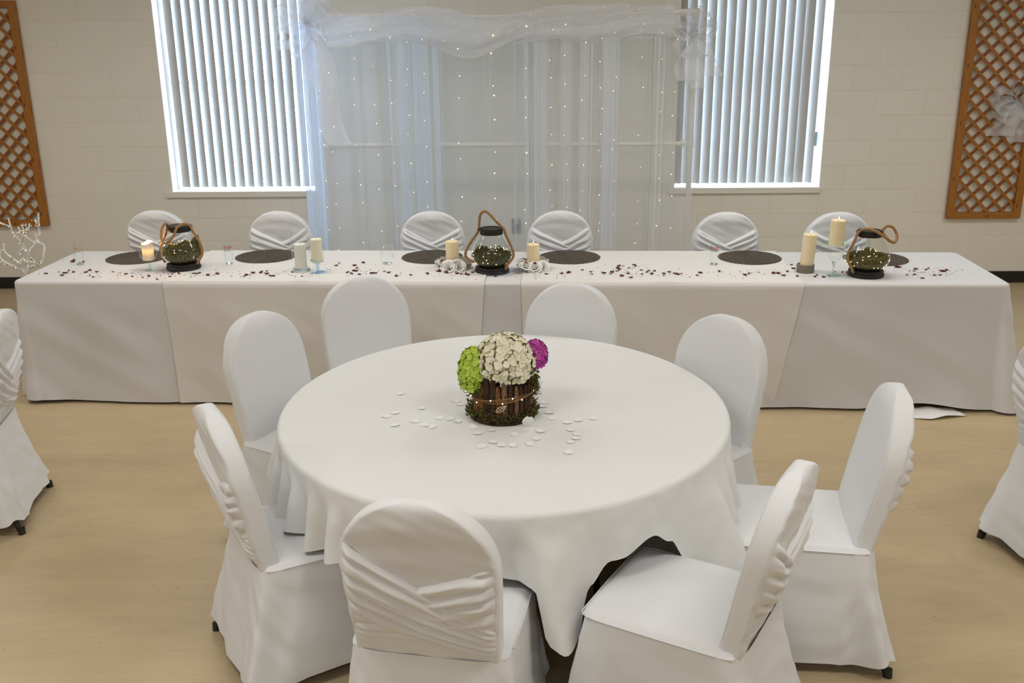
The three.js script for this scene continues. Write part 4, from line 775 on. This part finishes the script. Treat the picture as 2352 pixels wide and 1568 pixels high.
// tulle bows
function makeBow(label, pos, turn, size, loops, tails, seedN) {
  const t = thing('tulle_bow', label, 'bow', pos, turn); reseed(seedN); const edges = [], gl = [], flake = new THREE.PlaneGeometry(0.008, 0.0022);
  loops.forEach(([ang, len, wide], i) => {
    const L = len * size, W = wide * size, ca = Math.cos(ang), sa = Math.sin(ang);
    const f = (u, v) => { const q = u * 2 * PI, along = L * 0.5 * (1 - Math.cos(q)), bulge = L * 0.26 * Math.sin(q), w = (v - 0.5) * W * (0.18 + 0.82 * Math.pow(Math.sin(u * PI), 0.7)) * (1 + 0.25 * nz(u * 3, v * 3, seedN + i)); const x = along, y = bulge + 0.25 * w, z = 0.02 + w * 0.97 + 0.25 * along + 0.012 * size * nz(u * 6, v * 5, i + seedN); return [x * ca - y * sa, x * sa + y * ca, z * 0.7]; };
    part(i ? `loop_00${i}` : 'loop', grid(36, 10, f), M.tulleBow, t);
    for (const v of [0, 1]) { const pts = []; for (let k = 0; k <= 30; k++) pts.push(f(k / 30, v)); edges.push(tube(pts, 0.0009, 60, 4)); }
    for (let k = 0; k < 26; k++) { const p = f(rnd(), rnd()); gl.push(at(flake, ...p, rr(-1, 1), rr(-1, 1), rr(-1, 1), rr(0.4, 1.2))); }
  });
  tails.forEach(([dx, len, wide, sway], i) => {
    const f = (u, v) => { const y = -len * size * u, w = (v - 0.5) * wide * size * (0.25 + 0.75 * smooth(0, 0.35, u)) * (1 - 0.25 * Math.sin(u * 5 + i)); return [dx * size * u + w + sway * size * Math.sin(u * 5.5 + i), y, 0.03 + 0.05 * size * Math.sin(v * 5 + u * 3) + 0.02 * size * nz(u * 4, v * 4, i)]; };
    part(i ? `tail_00${i}` : 'tail', grid(12, 30, (a, b) => f(b, a)), M.tulleBow, t);
    for (const v of [0, 1]) { const pts = []; for (let k = 0; k <= 20; k++) pts.push(f(k / 20, v)); edges.push(tube(pts, 0.0009, 40, 4)); }
    for (let k = 0; k < 24; k++) { const p = f(rnd(), rnd()); gl.push(at(flake, ...p, rr(-1, 1), rr(-1, 1), rr(-1, 1), rr(0.4, 1.1))); }
  });
  part('knot', at(new THREE.IcosahedronGeometry(0.022 * size / 0.3, 2), 0, 0, 0.02, 0, 0, 0, [1.2, 1, 0.8]), M.tulleLine, t);
  part('wired_edge', edges, M.tulleLine, t); part('glitter', gl, M.glitter, t).userData.kind = 'stuff';
  return t;
}
makeBow('large sparkling tulle bow with a long tail at the left end of the backdrop bar', [-1.66, 2.2, BZ + 0.1], 0, 0.3, [[0.25, 0.85, 0.9], [2.6, 0.75, 1.0], [1.4, 0.7, 0.9], [3.7, 0.9, 1.0], [4.3, 0.85, 0.9], [5.4, 0.65, 0.8], [0.9, 0.7, 0.9], [3.1, 0.7, 0.9], [2.0, 0.8, 0.9]], [[0.8, 3.0, 0.5, 0.2], [0.35, 1.6, 0.5, 0.1]], 71);
makeBow('sparkling tulle bow with short curled tails at the right end of the backdrop bar', [1.24, 2.08, BZ + 0.1], 0, 0.3, [[0.35, 0.6, 0.7], [2.8, 0.55, 0.8], [1.5, 0.7, 0.8], [4.0, 0.6, 0.8], [5.2, 0.6, 0.8], [0.9, 0.6, 0.8], [2.2, 0.6, 0.8]], [[0.55, 1.0, 0.5, 0.08], [-0.1, 1.1, 0.5, 0.08], [0.1, 1.3, 0.4, 0.05]], 72);
makeBow('white tulle bow tied on the right wooden lattice panel', [3.97, 1.52, 0.06], 0, 0.26, [[0.4, 0.7, 0.8], [2.7, 0.8, 1.0], [1.7, 0.7, 0.9], [3.9, 0.75, 1.0], [5.3, 0.6, 0.8], [3.3, 0.75, 0.9], [1.1, 0.7, 0.9]], [[-0.35, 1.0, 0.7, 0.1], [0.2, 1.2, 0.6, 0.1]], 73);
// curtain of fairy lights hanging just behind the sheer fabric
{
  const t = thing('fairy_light_curtain', 'strands of tiny warm fairy lights hanging against the sheer backdrop', 'fairy lights', [0, 0, BZ + 0.10]); reseed(404);
  const xs = [-1.60, -1.52, -1.33, -1.18, -1.05, -0.92, -0.80, -0.53, -0.26, -0.02, 0.17, 0.29, 0.42, 0.56, 0.66, 0.86, 1.02, 1.12]; const geo = new THREE.IcosahedronGeometry(0.0026, 1), big = new THREE.IcosahedronGeometry(0.0042, 1);
  xs.forEach((x, i) => {
    const pts = []; for (let k = 0; k <= 22; k++) pts.push([x + 0.016 * nz(k * 0.5, i), 2.22 - k * 0.098, 0.004 * nz(k, i)]);
    const c = curve(pts), s = part(i ? `light_strand_${String(i).padStart(3, '0')}` : 'light_strand', tube(c, 0.0007, 44, 3), M.clearWire, t);
    const nbulb = 9 + Math.floor(rnd() * 4); for (let k = 0; k < nbulb; k++) { const p = c.getPointAt(clamp((k + 0.6 + rr(-0.38, 0.38)) / nbulb * 0.97)), b = part(k ? `bulb_${String(k).padStart(3, '0')}` : 'bulb', (i > 6 && i < 10 && k < 8) ? big : geo, M.bulb, s); b.position.set(p.x + rr(-0.012, 0.012), p.y, p.z); b.scale.setScalar(rr(0.65, 1.25)); }
  });
}
// wall outlet seen through the fabric
{
  const t = thing('wall_outlet', 'grey wall outlet with a plugged-in adapter, seen through the sheer curtain', 'outlet', [-0.107, 0.525, 0.001]);
  part('cover_plate', box(0.078, 0.130, 0.008, 0, 0, 0.004, 0.003), M.plate, t);
  part('adapter', [box(0.046, 0.085, 0.035, 0.002, 0.028, 0.026, 0.006)], M.plug, t); part('adapter_label', box(0.036, 0.036, 0.003, 0.004, 0.004, 0.045, 0.001), M.plugDark, t);
}

// ---------------------------------------------------------------- lattice panels
function lattice(label, x0, x1, y0, y1) {
  const t = thing('lattice_panel', label, 'lattice', [x0, y0, 0.0]), W = x1 - x0, Ht = y1 - y0, f = 0.062, zf = 0.050, zb = 0.012;
  const uvRail = (g, horizontal) => { const p = g.attributes.position, uv = g.attributes.uv; for (let i = 0; i < p.count; i++) uv.setXY(i, (horizontal ? p.getX(i) : p.getY(i)) * 2.2, (horizontal ? p.getY(i) : p.getX(i)) * 6); return g; };
  part('frame_rail', uvRail(span(0, f, 0, Ht, zb, zf, 0.004), false), M.cedar, t); part('frame_rail_001', uvRail(span(W - f, W, 0, Ht, zb, zf, 0.004), false), M.cedar, t);
  part('frame_rail_002', uvRail(span(f, W - f, 0, f * 0.85, zb, zf, 0.004), true), M.cedar, t); part('frame_rail_003', uvRail(span(f, W - f, Ht - f * 0.85, Ht, zb, zf, 0.004), true), M.cedar, t);
  const step = 0.131, sw = 0.024, a0 = f - 0.008, a1 = W - f + 0.008, b0 = f * 0.85 - 0.008, b1 = Ht - f * 0.85 + 0.008; let n = 0;
  for (const dir of [1, -1]) for (let c = -Ht; c < W + Ht; c += step) {
    // line x = c + dir * y, kept inside the frame
    let ya = b0, yb = b1; if (dir > 0) { ya = Math.max(ya, a0 - c); yb = Math.min(yb, a1 - c); } else { ya = Math.max(ya, c - a1); yb = Math.min(yb, c - a0); }
    if (yb - ya < 0.02) continue;
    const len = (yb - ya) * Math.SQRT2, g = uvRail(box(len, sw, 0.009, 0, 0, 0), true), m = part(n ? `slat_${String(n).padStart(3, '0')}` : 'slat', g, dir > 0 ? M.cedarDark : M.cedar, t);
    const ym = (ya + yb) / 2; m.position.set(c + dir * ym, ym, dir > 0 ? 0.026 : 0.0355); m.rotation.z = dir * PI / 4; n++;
  }
}
lattice('wooden diamond lattice panel on the wall at the left edge', -4.75, -4.128, 0.56, 2.395);
lattice('wooden diamond lattice panel with a white bow at the right edge', 3.53, 4.15, 0.569, 2.40);

// ---------------------------------------------------------------- white branch tree with lights
{
  const B = [-3.93, 0, 0.9], t = thing('branch_tree', 'white painted branch tree with bead lights behind the left end of the head table', 'branch', B); reseed(17);
  part('stand', lathe([[0, 0], [0.14, 0], [0.14, 0.01], [0.03, 0.03], [0.018, 0.06]], 24), M.branch, t);
  part('trunk', taper([[0, 0.03, 0], [0.01, 0.18, 0.01], [0.0, 0.34, 0]], 0.024, 0.018, 10, 9), M.branch, t);
  const br = [[[0, 0.33, 0], [-0.04, 0.40, 0.02], [-0.02, 0.44, 0.03], [-0.07, 0.47, 0.03], [-0.13, 0.53, 0.02], [-0.15, 0.59, 0.0]], [[0, 0.34, 0], [0.01, 0.43, -0.01], [0.02, 0.51, -0.02], [-0.01, 0.59, -0.02], [-0.06, 0.66, -0.01], [-0.07, 0.72, 0], [-0.075, 0.785, 0.0]], [[-0.07, 0.71, 0], [-0.12, 0.75, 0.02], [-0.16, 0.765, 0.02]], [[-0.01, 0.59, -0.02], [0.03, 0.67, 0], [0.06, 0.745, 0.01]], [[0.03, 0.665, 0], [0.07, 0.70, 0.0], [0.085, 0.745, -0.01]], [[0.02, 0.65, 0], [0.0, 0.70, 0.02], [0.0, 0.725, 0.02]], [[0.0, 0.36, 0], [0.03, 0.43, 0.02], [0.07, 0.54, 0.03], [0.11, 0.59, 0.02], [0.07, 0.64, 0.03], [0.04, 0.66, 0.02]], [[0.11, 0.585, 0.02], [0.145, 0.66, 0.0], [0.15, 0.73, 0.0], [0.165, 0.83, 0.0]], [[0.148, 0.72, 0], [0.135, 0.76, 0.01], [0.135, 0.785, 0.01]], [[0.02, 0.40, 0], [0.10, 0.42, 0.03], [0.15, 0.46, 0.03], [0.17, 0.52, 0.02], [0.165, 0.565, 0.0], [0.13, 0.61, 0.0], [0.12, 0.67, 0.0]], [[-0.02, 0.37, 0], [-0.12, 0.43, 0.03], [-0.17, 0.48, 0.03], [-0.18, 0.53, 0.01], [-0.18, 0.575, 0.0]], [[0.02, 0.44, 0.02], [-0.01, 0.50, 0.03], [-0.02, 0.53, 0.02]], [[0.06, 0.545, 0.03], [0.03, 0.545, 0.04], [0.01, 0.57, 0.04]], [[0.08, 0.44, 0.02], [0.06, 0.49, 0.03]], [[0.06, 0.70, 0.01], [0.05, 0.745, 0.03]], [[0.045, 0.70, 0.0], [0.025, 0.74, -0.01]]];
  const bump = (pts, k) => pts.map(([x, y, z], i) => [x + rr(-0.006, 0.006), y, z + rr(-0.01, 0.01)]);
  br.forEach((p, i) => part(i ? `branch_${String(i).padStart(3, '0')}` : 'branch', taper(bump(p, i), p.length > 4 ? 0.016 : 0.0115, 0.0065, p.length * 5, 8), M.branch, t));
  const knots = []; for (let i = 0; i < 60; i++) { const p = br[Math.floor(rnd() * br.length)], q = curve(p).getPointAt(rr(0.1, 0.7)); knots.push(at(new THREE.IcosahedronGeometry(rr(0.003, 0.006), 0), q.x + rr(-0.011, 0.011), q.y, q.z + 0.009)); }
  part('dark_knots', knots, M.knot, t).userData.kind = 'stuff';
  const s = thing('string_light', 'thin wire of tiny lights wound through the white branch tree', 'string light', B), path = []; reseed(18);
  for (let i = 0; i < 46; i++) { const p = br[i % br.length], q = curve(p).getPointAt(rr(0.15, 0.9)); path.push(new V3(q.x + rr(-0.02, 0.02), q.y, q.z + 0.018)); }
  part('wire', tube(path.slice(0, 24), 0.0006, 200, 3), M.clearWire, s);
  path.forEach((p, i) => { const b = part(i ? `bulb_${String(i).padStart(3, '0')}` : 'bulb', bulbGeo, M.treeBulb, s); b.position.copy(p); });
}

renderer.render(scene, camera);
